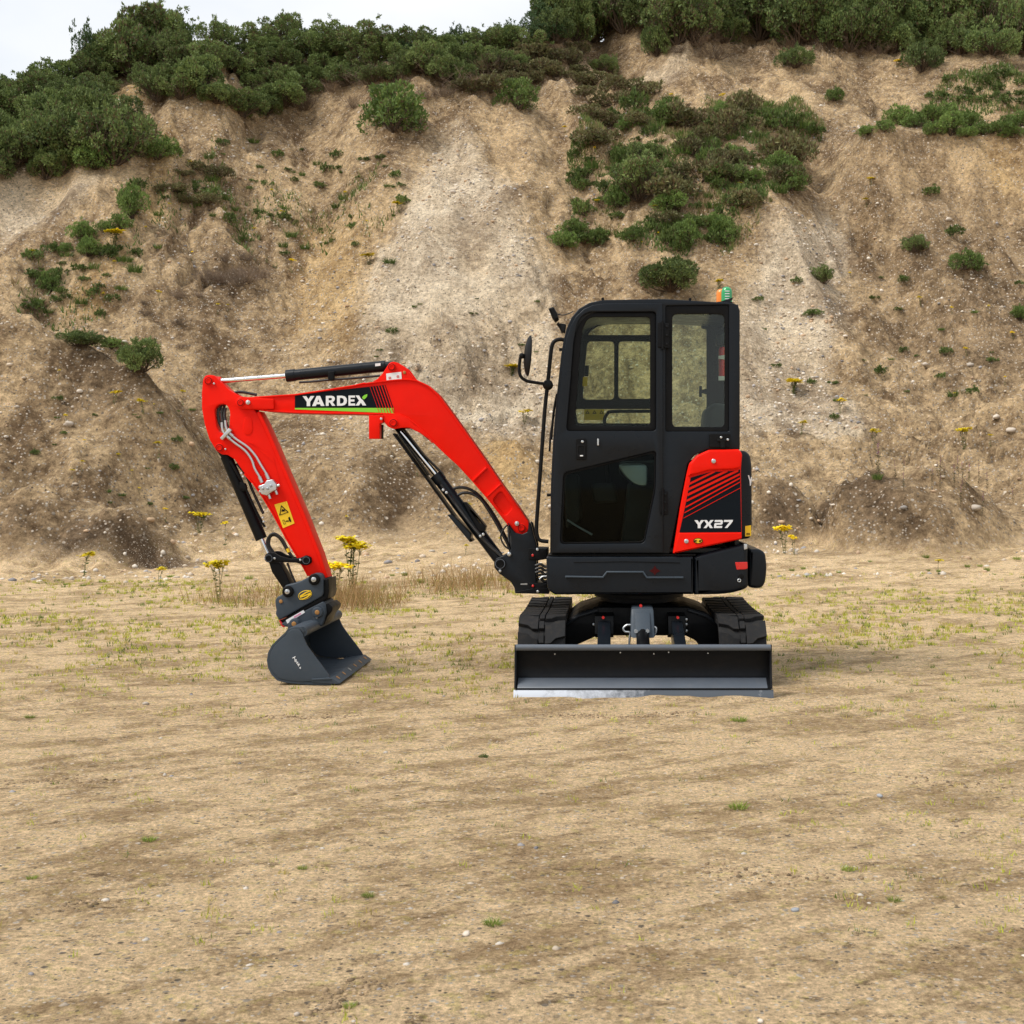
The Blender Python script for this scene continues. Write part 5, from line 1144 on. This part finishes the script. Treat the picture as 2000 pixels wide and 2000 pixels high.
def scatter(kind, poly, n, w0, w1, label, group, hs=(.8, 1.15), mind=.55):
    xs = [q[0] for q in poly]; ys = [q[1] for q in poly]; got = []; made = []; tries = 0
    while len(got) < n and tries < n * 60:
        tries += 1; x_ = PR.uniform(min(xs), max(xs)); y_ = PR.uniform(min(ys), max(ys))
        if not inpoly(np.array([x_]), np.array([y_]), poly)[0]: continue
        w = PR.uniform(w0, w1)
        if any(math.hypot(x_ - a, (y_ - b) * 1.3) < mind * (w + c) / 2 for a, b, c in got): continue
        got.append((x_, y_, w)); made.append((x_, place(kind, x_, y_, w, label, group, PR.uniform(*hs))))
    if kind != 'tuft' and len(made) <= 20:
        for (xx, o_), nm_ in zip(sorted(made, key=lambda q: q[0]), ORD): o_['label'] = label + ', ' + nm_ + ' from left'
# --- gorse on the left shoulder and along the crest
scatter('gorse', [(-40,350),(60,340),(215,330),(222,290),(100,275),(-40,280)], 16, 75, 125, 'dark gorse bush at the lower edge of the left thicket', 'gorse at the lower edge of the left thicket', (.9, 1.15), .40)
scatter('gorse', [(-40,285),(100,280),(215,285),(200,225),(90,215),(-40,225)], 18, 75, 125, 'dark gorse bush inside the left thicket', 'gorse inside the left thicket', (.75, 1.05), .38)
scatter('gorse', [(-40,230),(90,220),(200,230),(190,185),(150,165),(60,175),(-40,195)], 16, 75, 120, 'dark gorse bush at the top of the left thicket', 'gorse at the top of the left thicket', (.55, .85), .38)
scatter('gorse', [(180,165),(225,170),(262,150),(300,120),(345,100),(330,85),(250,95),(190,120)], 9, 75, 110, 'dark gorse bush on the skyline left of the eroded red scarp', 'gorse on the left skyline', (.9, 1.3), .42)
scatter('gorse', [(165,165),(215,150),(255,130),(255,105),(210,118),(165,135)], 6, 70, 100, 'dark gorse bush filling the skyline dip left of the big bush', 'gorse in the left skyline dip', (.7, 1.0), .35)
scatter('gorse', [(275,180),(310,195),(385,180),(395,130),(340,100),(285,140)], 10, 60, 95, 'dark gorse bush hanging over the bare scarp at upper left', 'gorse above the bare scarp', (.8, 1.1), .45)
for x_, y_, w, h, lb in ((290,95,110,1.15,'large rounded gorse bush forming the highest bump of the left skyline'), (165,128,66,2.3,'thin upright sapling sticking out of the gorse at left skyline'), (410,95,70,1.0,'gorse bush on the skyline above the dark hollow'),
                         (535,90,75,1.2,'tall gorse bush peaking on the skyline above the middle of the boom'), (620,108,90,.9,'low gorse bush on the skyline right of the tall peak'), (480,100,80,.8,'gorse bush on the skyline left of the tall peak')):
    place('leggy' if 'sapling' in lb else 'gorse', x_, y_, w, lb, None, h)
scatter('gorse', [(430,140),(560,128),(700,128),(900,120),(960,100),(880,88),(700,98),(560,96),(430,105)], 20, 65, 105, 'dark gorse bush in the row along the middle crest', 'gorse along the middle crest', (.5, .85), .42)
scatter('leggy', [(560,108),(740,105),(1050,78),(1050,55),(760,88),(560,90)], 18, 40, 70, 'spindly dark bush silhouetted on the rising skyline', 'spindly bushes on the skyline', (.9, 1.3), .5)
scatter('gorse', [(550,165),(740,170),(900,160),(1000,120),(1000,100),(860,130),(700,130),(560,130)], 16, 50, 90, 'dark gorse bush on the upper middle face under the crest', 'gorse under the middle crest', (.7, 1.0), .5)
scatter('gorse', [(420,235),(560,215),(570,180),(450,150),(400,190)], 8, 55, 95, 'dark bush among dead branches below the crest hollow', 'bushes below the crest hollow', (.7, 1.0), .5)
scatter('scrub', [(860,185),(1090,150),(1090,100),(1000,110),(880,150)], 14, 45, 80, 'brown scrubby undergrowth below the rising skyline', 'brown scrub under the crest', (.7, 1.0), .5)
for xa, xb, tag_ in ((1045, 1300, 'above the cab front'), (1300, 1520, 'above the cab rear'), (1520, 1730, 'right of the cab'), (1730, 1960, 'in the top right corner')):
    ya = 75 + (xa - 1045) * .03
    scatter('gorse', [(xa, ya + 5), (xb, ya + 12), (xb, ya - 25), (xa, ya - 25)], 9, 75, 125, 'dark bush overhanging the scarp edge ' + tag_, 'bushes overhanging the scarp edge', (1.0, 1.35), .40)
    scatter('gorse', [(xa, ya - 25), (xb, ya - 25), (xb, ya - 70), (xa, ya - 70)], 9, 80, 130, 'dark bush in the wood edge ' + tag_, 'bushes of the wood edge', (1.1, 1.5), .40)
scatter('gorse', [(1570,85),(1932,118),(1932,80),(1600,62)], 13, 65, 110, 'dark bush hanging lowest over the right scarp', 'bushes over the right scarp', (.9, 1.2), .42)
scatter('leggy', [(985,95),(1130,70),(1130,40),(1000,62)], 8, 60, 85, 'dark spindly bush where the skyline leaves the frame', 'spindly bushes at the frame top', (.9, 1.2), .5)
for a in ((742,248,140,'wide bright green broom cushion perched on the ledge above the boom',.95), (975,205,85,'rounded green shrub between the two ledges under the skyline',1.0), (250,412,62,'rounded green shrub beside yellow flowers on the left slope',1.4), (300,300,75,'bright green shrub below the bare red scarp',1.1), (265,262,62,'olive green shrub just above the bright one on the scarp',1.1),
          (100,548,55,'isolated round green shrub low on the far left slope',1.1), (180,320,85,'green bush at the lower edge of the gorse thicket',1.0), (1205,385,95,'dark shrub in the green hollow right of the pale chute',1.1), (1265,550,115,'wide dark shrub on the slope directly above the cab',.75), (1060,465,60,'grey green shrub at the right edge of the pale chute',.9),
          (1365,460,62,'green shrub with pale tip above the rear of the cab',1.2), (1822,510,68,'isolated round shrub on the bare right hand slope',.95), (1725,475,42,'small dark shrub left of the isolated round one at right',1.0), (1552,535,38,'small dark shrub on the pale gravel right of the beacon',1.1), (1240,105,60,'dark bush clinging to the scarp under the top edge',1.6), (1500,130,62,'pair of dark shrubs on the upper right scarp',1.0),
          (1575,190,40,'small shrub on the brown bank of the upper right face',1.1), (1215,320,70,'dark shrub higher in the green hollow',1.0), (1140,135,50,'small dark shrub on the bare scarp right of the skyline dip',.9), (1740,135,68,'dark bush dangling below the top right edge',1.3), (1535,597,36,'low green cushion on the gravel right of the cab',.5), (270,700,85,'dark green shrub on the lip of the left spoil heap',1.0),
          (150,655,80,'low dark green shrub spreading along the left spoil heap',.5), (210,660,60,'low green shrub trailing between the two on the spoil heap lip',.45), (1925,605,40,'green shrub at the right edge of the frame',.9), (1380,345,62,'dark shrub at the right end of the green hollow',.9), (1490,360,70,'green shrub near the brown bank right of the hollow',.8)):
    place('gorse' if 'dark' in a[3] else 'green', a[0], a[1], a[2], a[3], None, a[4])
# grassy turf lip at right
scatter('green', [(1625,258),(1700,248),(1800,262),(1932,270),(1932,240),(1780,225),(1680,235)], 15, 42, 75, 'green shrub in the turf lip overhanging the right hand slope', 'green shrubs on the turf lip', (.6, .95), .5)
place('bright', 1835, 232, 42, 'bright upright grass clump on the turf lip at right', None, 1.4)
scatter('tuft', [(1750,200),(1932,205),(1932,140),(1780,150)], 18, 20, 44, 'green weeds on the upper right slope above the turf lip', 'weeds above the turf lip', (.6, 1.2), .6)
# green hollow right of the pale chute
hol = [(1070,300),(1180,190),(1330,190),(1450,200),(1560,240),(1520,330),(1430,430),(1380,480),(1250,480),(1060,470),(1080,380)]
scatter('green', hol, 20, 44, 84, 'green shrub in the overgrown hollow above the cab', 'shrubs in the overgrown hollow', (.6, 1.1), .5)
scatter('scrub', hol, 13, 60, 105, 'dry olive scrub in the overgrown hollow above the cab', 'scrub in the overgrown hollow', (.7, 1.2), .5)
scatter('tuft', hol, 110, 18, 46, 'green weed tuft in the overgrown hollow above the cab', 'weeds in the overgrown hollow', (.7, 1.5), .4)
scatter('scrub', [(1090,235),(1100,150),(1240,170),(1230,240)], 8, 50, 80, 'brown scrub on the upper face left of the hollow', 'brown scrub left of the hollow', (.6, .9), .5)
# left slope weeds
scatter('tuft', [(20,470),(200,480),(260,330),(420,330),(420,420),(330,430),(200,600),(40,600)], 44, 14, 40, 'green weed tuft on the far left slope', 'weeds on the far left slope', (.7, 1.3), .6)
scatter('green', [(90,500),(210,490),(250,420),(110,430)], 6, 30, 58, 'low green patch around the yellow flowers on the left slope', 'green patches on the left slope', (.7, 1.0), .6)
scatter('tuft', [(400,260),(730,300),(770,380),(700,470),(560,500),(450,470),(380,350)], 52, 10, 30, 'small green weed on the slope left of the pale chute', 'weeds left of the pale chute', (.7, 1.3), .7)
scatter('scrub', [(310,390),(420,400),(420,320),(330,320)], 6, 40, 70, 'olive scrub patch on the middle left slope', 'scrub on the middle left slope', (.6, 1.0), .6)
scatter('brush', [(370,560),(500,590),(520,500),(420,470)], 9, 40, 80, 'grey brown dead brush on the slope above the boom cylinder', 'dead brush above the boom', (.7, 1.1), .3)
scatter('brush', [(250,560),(380,560),(360,620),(240,600)], 5, 24, 40, 'small dead brown brush on the left sand slope', 'dead brush on the left sand', (.6, 1.0), .6)
scatter('brush', [(440,150),(570,190),(700,150),(900,130),(1100,110),(1100,150),(880,190),(560,230)], 16, 50, 100, 'tangle of bare dead branches under the crest', 'dead branches under the crest', (.5, .9), .5)
scatter('brush', [(1260,70),(1700,90),(1700,130),(1280,110)], 8, 40, 80, 'bare roots and branches on the upper right scarp', 'dead branches on the right scarp', (.5, .9), .6)
for x_, y_, w, lb in ((340,660,26,'small dead bush on the slope behind the arm top'), (790,708,24,'dead bush standing on the slope just above the boom knee'), (735,500,30,'small green shrub at the left edge of the pale chute'), (1795,445,34,'green tuft at mid height on the bare right slope'), (1755,368,32,'green tuft high on the bare right slope'), (1800,752,34,'spiky green clump on the ridge at lower right'), (1660,705,30,'flat green patch on the gravel right of the cab'), (1655,905,26,'dark upright weed standing before the right hand bank'), (740,632,22,'small green weed on the lower pale chute'), (782,580,14,'tiny green weed in the middle of the pale chute')):
    place('brush' if 'dead' in lb else 'tuft', x_, y_, w, lb, None, 1.3 if 'upright' in lb else 1.0)
scatter('tuft', [(1430,520),(1932,520),(1932,760),(1560,800),(1430,760)], 26, 9, 24, 'small weed on the lower right slope', 'weeds on the lower right slope', (.6, 1.2), .8)
scatter('tuft', [(680,560),(1040,560),(1040,700),(700,700)], 10, 7, 14, 'tiny weed dotted over the pale gravel chute', 'weeds on the pale chute', (.4, .8), .8)
scatter('tuft', [(20,720),(380,760),(480,1000),(60,930)], 20, 9, 22, 'small pale weed on the left spoil heap', 'weeds on the left spoil heap', (.6, 1.1), .8)
scatter('bright', [(0,1105),(500,1110),(1000,1095),(1000,1075),(500,1085),(0,1080)], 14, 12, 26, 'pale grass tuft where the left yard meets the bank', 'weeds at the foot of the left bank', (.6, 1.3), .8)
scatter('bright', [(1450,1085),(1932,1090),(1932,1045),(1450,1055)], 12, 12, 24, 'pale grass tuft where the right yard meets the bank', 'weeds at the foot of the right bank', (.6, 1.3), .8)
# --- ragwort: (x, y of head, width, y of foot, label)
RG = [(665,1027,56,1112,3,'tallest ragwort with broad yellow head right of the arm foot'), (630,1066,46,1124,2,'yellow ragwort close behind the lower end of the arm'), (414,1062,34,1132,2,'yellow ragwort with three stems left of the bucket cylinder'), (156,1045,30,1088,1,'yellow ragwort alone at the foot of the left bank'), (300,1072,20,1106,1,'single stemmed ragwort between the left bank and the bucket'),
      (375,970,30,1006,2,'yellow ragwort on the bank left of the bucket cylinder'), (425,990,15,1030,0,'thin ragwort just below the one beside the bucket cylinder'), (313,962,11,985,0,'tiny ragwort head on the left bank'), (300,838,16,866,0,'ragwort on the left heap level with the arm pins'), (136,888,11,905,0,'tiny ragwort far left on the spoil heap'),
      (272,757,18,785,1,'ragwort under the shrub on the left heap'), (213,743,20,768,1,'ragwort left of the shrub on the spoil heap'), (345,740,12,765,0,'small ragwort left of the arm top'), (966,692,30,712,3,'ragwort clump seen just left of the mirror'), (987,776,24,802,1,'ragwort between the boom and the hand rail'), (1497,720,38,748,3,'dense ragwort clump on the gravel right of the cab'),
      (1510,797,18,822,1,'ragwort below the dense clump right of the cab'), (1585,756,18,782,1,'ragwort right of the dense gravel clump'), (1650,815,20,848,1,'ragwort at the foot of the right hand gravel'), (1820,812,22,850,2,'ragwort on the ridge at lower right'), (1868,830,12,850,0,'small ragwort right of the one on the ridge'), (1481,996,28,1046,2,'ragwort behind the counterweight'), (1500,1012,16,1048,1,'second ragwort behind the counterweight slightly right'),
      (1770,1060,18,1085,0,'small ragwort on the flat ground at right'), (215,438,32,468,3,'large ragwort clump on the left slope'), (755,382,20,402,1,'ragwort at upper left edge of the pale chute'), (697,482,22,502,2,'ragwort at left edge of the pale chute lower down'), (530,407,12,420,0,'ragwort dot on slope above the arm cylinder'), (550,492,15,515,0,'ragwort with dry stalk above the arm cylinder'), (480,432,10,445,0,'tiny ragwort on the middle left slope'),
      (1255,376,13,392,1,'ragwort in the hollow above the cab door'), (1236,390,12,405,0,'ragwort left neighbour in the hollow above the cab'), (1325,326,13,342,1,'ragwort high in the hollow'), (1645,338,14,354,1,'ragwort on the brown bank at right'), (1635,383,13,398,0,'ragwort under the one on the brown bank'), (1355,530,19,552,2,'ragwort just above the beacons'), (1395,346,10,360,0,'ragwort at the right end of the hollow'), (1066,240,10,252,0,'ragwort beside the right ledge'), (1692,112,13,128,1,'ragwort high on the right scarp'), (365,305,13,322,1,'ragwort under the gorse on the left slope'), (1125,380,12,398,0,'ragwort at the left of the hollow')]
for x_, yh, w, yf, k, lb in RG:
    p = hd_(x_, yf); h = (yf - yh) * D * p.y / FPX / .86; ws = max(w * D * p.y / FPX / (.30, .36, .44, .50)[k], h * .5)
    plant('ragwort', rag[k], p, ws, lb, 'wildflower', 'yellow ragwort plants', h)
for poly, n_, lb in ((((30,600),(60,420),(400,330),(740,300),(700,520),(400,600)), 14, 'tiny ragwort dot among the weeds on the left slope'), (hol, 10, 'tiny ragwort dot in the overgrown hollow above the cab'), (((1440,520),(1900,420),(1920,760),(1600,800)), 8, 'tiny ragwort dot on the bare right slope'), (((20,700),(330,760),(470,1040),(60,930)), 8, 'tiny ragwort dot on the left spoil heap'), (((560,880),(960,900),(960,1060),(700,1070)), 7, 'tiny ragwort dot on the bank behind the boom')):
    got = 0
    while got < n_:
        x_, y_ = PR.uniform(0, 1932), PR.uniform(150, 1080)
        if not inpoly(np.array([x_]), np.array([y_]), poly)[0]: continue
        got += 1; p = hd_(x_, y_); h = PR.uniform(12, 24) * D * p.y / FPX; plant('ragwort', rag[PR.randrange(2)], p, h * PR.uniform(.9, 1.5), lb, 'wildflower', 'tiny ragwort on the slopes', h)
for q in range(20):
    x_, y_ = PR.uniform(1680, 1925), PR.uniform(880, 975); p = hd_(x_, y_); h = PR.uniform(26, 50) * D * p.y / FPX
    plant('willowherb', spikes[q % 2], p, h * .9, 'thin purplish willowherb stalk on the right hand bank', 'wildflower', 'willowherb stalks', h, .08)
p = hd_(1657, 906); plant('willowherb', spikes[0], p, .6, 'tallest willowherb stalk standing left of the others', 'wildflower', 'willowherb stalks', .55)
# --- tufts in the yard
for x_, y_, w, lb in ((1393,1527,52,'bright green grass tuft in front of the dozer blade'), (1395,1362,40,'flat bright grass patch just right below the blade'), (57,1356,26,'green grass tuft at the far left of the yard'), (282,1592,36,'flat green tuft in the left foreground'), (930,1745,50,'wide green weed patch in the centre foreground'), (660,1905,34,'green tuft by the pebble ridge at bottom'), (570,1640,26,'small green tuft in the middle foreground'), (1600,1645,34,'dry tuft right of the foreground centre'), (1688,1705,36,'yellowing upright tuft at right foreground'), (916,1432,16,'little dark seedling in front of the boom foot'), (60,1660,28,'small green tuft near the left edge'), (695,1695,34,'yellow green tuft in the middle foreground')):
    place('bright' if 'seedling' not in lb else 'tuft', x_, y_, w * 1.15, lb, 'grass tufts in the yard', .6)

# --- dry grass behind the bucket, sparse grass over the yard (nobody could count the blades)
def blades(name, P, h, col, label, wid):
    n = len(P); a = rng.uniform(0, 2 * math.pi, n); ln = rng.uniform(.05, .5, n)
    d = np.stack([np.cos(a) * ln, np.sin(a) * ln, np.ones(n)], 1); d = unit(d); s = unit(np.cross(d, rng.normal(size=(n, 3)))) * wid[:, None]
    tip = P + d * h[:, None] + np.stack([np.cos(a), np.sin(a), 0 * a], 1) * (h * ln * .5)[:, None]
    co = np.stack([P - s, P + s, tip], 1).reshape(-1, 3); me = raw_mesh(name, co, 3, np.arange(n * 3).reshape(n, 3), np.repeat(col, 3, 0), M['leaf'])
    o = obj(name, me); o['kind'] = 'stuff'; o['label'] = label; o['category'] = 'grass'; return o
def ground_pts(n, x0, x1, y0, y1, dens=None):
    x_ = rng.uniform(x0, x1, n); y_ = rng.uniform(y0, y1, n)
    if dens is not None: k = rng.uniform(0, 1, n) < dens(x_, y_); x_, y_ = x_[k], y_[k]
    return np.stack([x_, y_, terrain(x_, y_) - .004], 1)
P = ground_pts(18000, -5.0, -1.8, 13.0, 15.6, lambda a, b: np.exp(-((a + 3.25) / .72) ** 2 - ((b - 14.2) / .7) ** 2) * sstep(.35, .6, vnoise(a * 1.6, b * 1.6, 301)))
P2 = ground_pts(4000, -2.6, -.9, 14.5, 17, lambda a, b: np.exp(-((a + 1.7) / .6) ** 2 - ((b - 15.8) / .6) ** 2))
P = np.concatenate([P, P2]); n = len(P); f = rng.uniform(0, 1, (n, 1))
col = np.where(f < .75, np.array([[.42, .27, .12]]), np.array([[.20, .22, .05]])) * rng.uniform(.7, 1.3, (n, 1))
blades('dry_grass', P, rng.uniform(.10, .42, n) * np.where(f[:, 0] < .75, 1, .6), col, 'tawny dry grass standing behind the bucket and boom foot', rng.uniform(.002, .004, n))
cen = ground_pts(17000, -7.5, 6.0, 2.8, 16.8, lambda a, b: (.15 + .85 * sstep(.45, .7, vnoise(a * .9, b * 1.2, 305))) * np.clip(.25 + (b - 3) / 9, .25, 1))
k = 10; P = np.repeat(cen, k, 0); P[:, :2] += rng.normal(size=(len(P), 2)) * .016; P[:, 2] = terrain(P[:, 0], P[:, 1]) - .003; n = len(P)
tone = np.repeat(rng.uniform(0, 1, (len(cen), 1)), k, 0)
col = np.where(tone < .55, np.array([[.36, .38, .045]]), np.where(tone < .8, np.array([[.40, .32, .10]]), np.array([[.13, .17, .035]]))) * rng.uniform(.75, 1.3, (n, 1))
blades('sparse_grass', P, (rng.uniform(.008, .030, n) * (1 + .6 * sstep(6, 12, P[:, 1]))), col, 'thin yellow green grass shoots sprinkled over the sandy yard', rng.uniform(.0012, .0028, n) * (1 + sstep(6, 12, P[:, 1])))

# green and straw blades between the shrubs of the hollow and on the left slope
def on_slope(pts, n):
    wp = [tuple(hd_(*q))[:2] for q in pts]; xs = [q[0] for q in wp]; ys = [q[1] for q in wp]
    x_ = rng.uniform(min(xs), max(xs), n); y_ = rng.uniform(min(ys), max(ys), n); k_ = inpoly(x_, y_, wp) & (rng.uniform(0, 1, n) < sstep(.36, .60, vnoise(x_ * 1.3, y_ * 1.3, 331)))
    x_, y_ = x_[k_], y_[k_]; return np.stack([x_, y_, terrain(x_, y_) - .01], 1)
P = np.concatenate([on_slope(hol, 42000), on_slope([(20,480),(200,490),(260,340),(430,330),(450,420),(330,440),(200,600),(40,600)], 7000), on_slope([(1740,215),(1932,215),(1932,135),(1780,145)], 5000), on_slope([(400,260),(730,300),(760,380),(690,470),(560,500),(450,470),(380,350)], 5000)])
n = len(P); f = vnoise(P[:, 0] * .9, P[:, 1] * .9, 335)[:, None] + rng.normal(size=(n, 1)) * .12
col = np.where(f < .52, np.array([[.12, .175, .045]]), np.where(f < .68, np.array([[.21, .22, .07]]), np.array([[.28, .21, .11]]))) * rng.uniform(.7, 1.3, (n, 1))
blades('slope_grass', P, rng.uniform(.06, .20, n), col, 'patchy green and straw grass in the overgrown parts of the slope', rng.uniform(.010, .024, n))

# --- stones
def ico():
    bm = bmesh.new(); bmesh.ops.create_icosphere(bm, subdivisions=1, radius=1); bm.verts.ensure_lookup_table()
    v = np.array([q.co[:] for q in bm.verts]); f = np.array([[w.index for w in q.verts] for q in bm.faces]); bm.free(); return v, f
IV, IF = ico()
def stones(name, P, size, label, pale=.5):
    n = len(P); sc = size[:, None] * rng.uniform(.55, 1.25, (n, 3)) * [1, 1, .7]; ang = rng.uniform(0, 6.28, n)
    v = IV[None] * (1 + rng.uniform(-.16, .16, (n, len(IV), 1))) * sc[:, None]; c, s = np.cos(ang)[:, None], np.sin(ang)[:, None]
    vx, vy = v[..., 0] * c - v[..., 1] * s, v[..., 0] * s + v[..., 1] * c
    co = np.stack([vx, vy, v[..., 2]], -1) + (P + np.stack([0 * size, 0 * size, size * .15], 1))[:, None]
    idx = IF[None] + (np.arange(n) * len(IV))[:, None, None]
    pal = np.array([[.56, .50, .42], [.45, .37, .28], [.30, .28, .27], [.40, .28, .18], [.20, .19, .19]]); w = np.array([pale * .6, .3, .15, .2, .08]); t_ = pal[rng.choice(5, n, p=w / w.sum())] * rng.uniform(.75, 1.2, (n, 1))
    me = raw_mesh(name, co.reshape(-1, 3), 3, idx.reshape(-1, 3), np.repeat(t_, len(IV), 0), M['stone'], True)
    o = obj(name, me); o['kind'] = 'stuff'; o['label'] = label; o['category'] = 'gravel'; return o
yd = ground_pts(9000, -6.5, 5.5, 2.7, 17, lambda a, b: (.10 + .9 * sstep(.5, .75, vnoise(a * 1.1, b * 1.3, 311))) * np.clip(1.15 - (b - 3) / 20, .3, 1))
stones('yard_pebbles', yd, .0035 + .011 * rng.uniform(0, 1, len(yd)) ** 3.0, 'small pale and grey pebbles strewn over the sandy yard')
hp = ground_pts(34000, -16, 12, 16.5, 39, lambda a, b: .10 + .9 * sstep(.42, .72, fbm(a * .5, b * .5, 321, 3) * .5 + .5))
ch = on_slope([(835,235),(880,240),(1000,430),(1050,560),(1060,820),(690,820),(690,600),(720,480),(770,370)], 9000); ch2 = on_slope([(1500,400),(1580,400),(1600,560),(1560,700),(1640,830),(1390,830),(1390,600),(1440,470)], 5000)
hp = np.concatenate([hp, ch, ch2])
stones('slope_gravel', hp, .011 + .045 * rng.uniform(0, 1, len(hp)) ** 4.5, 'pale gravel scattered over the quarry slope and heaps', .75)
# crumbs of dark soil: in loose patches and along the ridges the tracks have thrown up
def soil_line(pts, n, wid):
    w_ = [hd_(*q) for q in pts]; out = []
    for k_ in range(n):
        i_ = rng.integers(0, len(w_) - 1); t_ = rng.uniform(); q = w_[i_].lerp(w_[i_ + 1], t_); out.append((q.x + rng.normal() * wid, q.y + rng.normal() * wid * .8))
    a_ = np.array(out); return np.concatenate([a_, terrain(a_[:, 0], a_[:, 1])[:, None] - .002], 1)
cp_ = np.concatenate([soil_line([(1000,1346),(1080,1352),(1150,1356),(1230,1354),(1305,1345)], 700, .045), soil_line([(500,1352),(580,1358),(690,1350)], 260, .04), soil_line([(10,1478),(120,1470),(200,1480)], 240, .05), soil_line([(600,1925),(650,1880),(690,1860)], 260, .03), soil_line([(1340,1640),(1420,1655),(1600,1660)], 260, .05),
                     soil_line([(1680,1470),(1800,1480),(1932,1490)], 260, .06), soil_line([(130,1715),(200,1705)], 90, .03), ground_pts(9000, -6, 5.5, 2.8, 15, lambda a, b: sstep(.62, .8, vnoise(a * 1.4, b * 2.2, 341)) * .9)])
cs = .002 + .009 * rng.uniform(0, 1, len(cp_)) ** 2.2
so = stones('soil_crumbs', cp_, cs, 'dark brown crumbs of dry soil in ridges and loose patches on the yard'); so['category'] = 'soil'
ca_ = so.data.color_attributes['tint']; tt = np.repeat(np.array([[.22, .155, .09]]) * rng.uniform(.45, 1.5, (len(cp_), 1)), len(IV), 0); ca_.data.foreach_set('color', np.concatenate([tt, np.ones((len(tt), 1))], 1).astype(np.float32).ravel())
# larger single stones
for i, (x_, y_, w, lb) in enumerate(((1840,965,22,'large pale stone on the flat bank at far right'), (1705,960,14,'grey stone on top of the right hand mound'), (1880,790,16,'pale boulder on the gravel ridge at far right'), (1908,822,18,'large pale stone right of the ridge ragwort'), (1745,690,12,'pale stone on the slope above the ridge at right'), (1595,640,10,'pale stone on the slope right of the cab'), (1830,690,14,'pale stone in the gully at right'),
                                 (130,805,20,'flat pale stone on the left heap'), (150,745,14,'pale stone under the lip of the left heap'), (285,985,18,'brown stone on the lower left bank'), (235,650,12,'pale stone beside the shrub on the left heap'), (855,365,12,'pale stone at the head of the gravel chute'), (1040,960,14,'pale stone left of the hand rail foot'), (1660,1505,12,'bluish stone in the right foreground'), (1500,1722,16,'blue grey stone in the foreground right of centre'), (880,1770,16,'pale stone by the weed patch in the foreground'),
                                 (1435,1930,14,'white stone at the bottom right foreground'), (275,1330,12,'white stone in the yard left of the bucket'), (1790,420,12,'pale stones high on the right slope'), (560,1925,13,'white stone at bottom centre left'))):
    p = hd_(x_, y_); s = w * D * p.y / FPX / 2; r = np.random.default_rng(700 + i)
    bm = bmesh.new(); bmesh.ops.create_icosphere(bm, subdivisions=2, radius=1)
    for v in bm.verts: q = v.co.copy(); v.co *= 1 + .42 * float(fbm(np.array([q.x * 1.3 + i * 7]), np.array([q.y * 1.3 + q.z * 2]), 5)[0])
    me = bpy.data.meshes.new('stone'); bm.to_mesh(me); bm.free(); me.polygons.foreach_set('use_smooth', [True] * len(me.polygons))
    a = me.color_attributes.new('tint', 'FLOAT_COLOR', 'POINT'); c = (.27, .28, .29) if 'blu' in lb else (.26, .24, .22) if 'grey' in lb else (.33, .23, .14) if 'brown' in lb else (.52, .45, .37)
    a.data.foreach_set('color', np.tile([*c, 1.0], len(me.vertices)).astype(np.float32)); me.materials.append(M['stone'])
    o = obj('stone', me); o.location = p + Vector((0, 0, s * .25)); o.scale = (s, s * .9, s * .62); o.rotation_euler = (0, 0, r.uniform(0, 6)); o['label'] = lb; o['category'] = 'stone'; o['group'] = 'single larger stones'
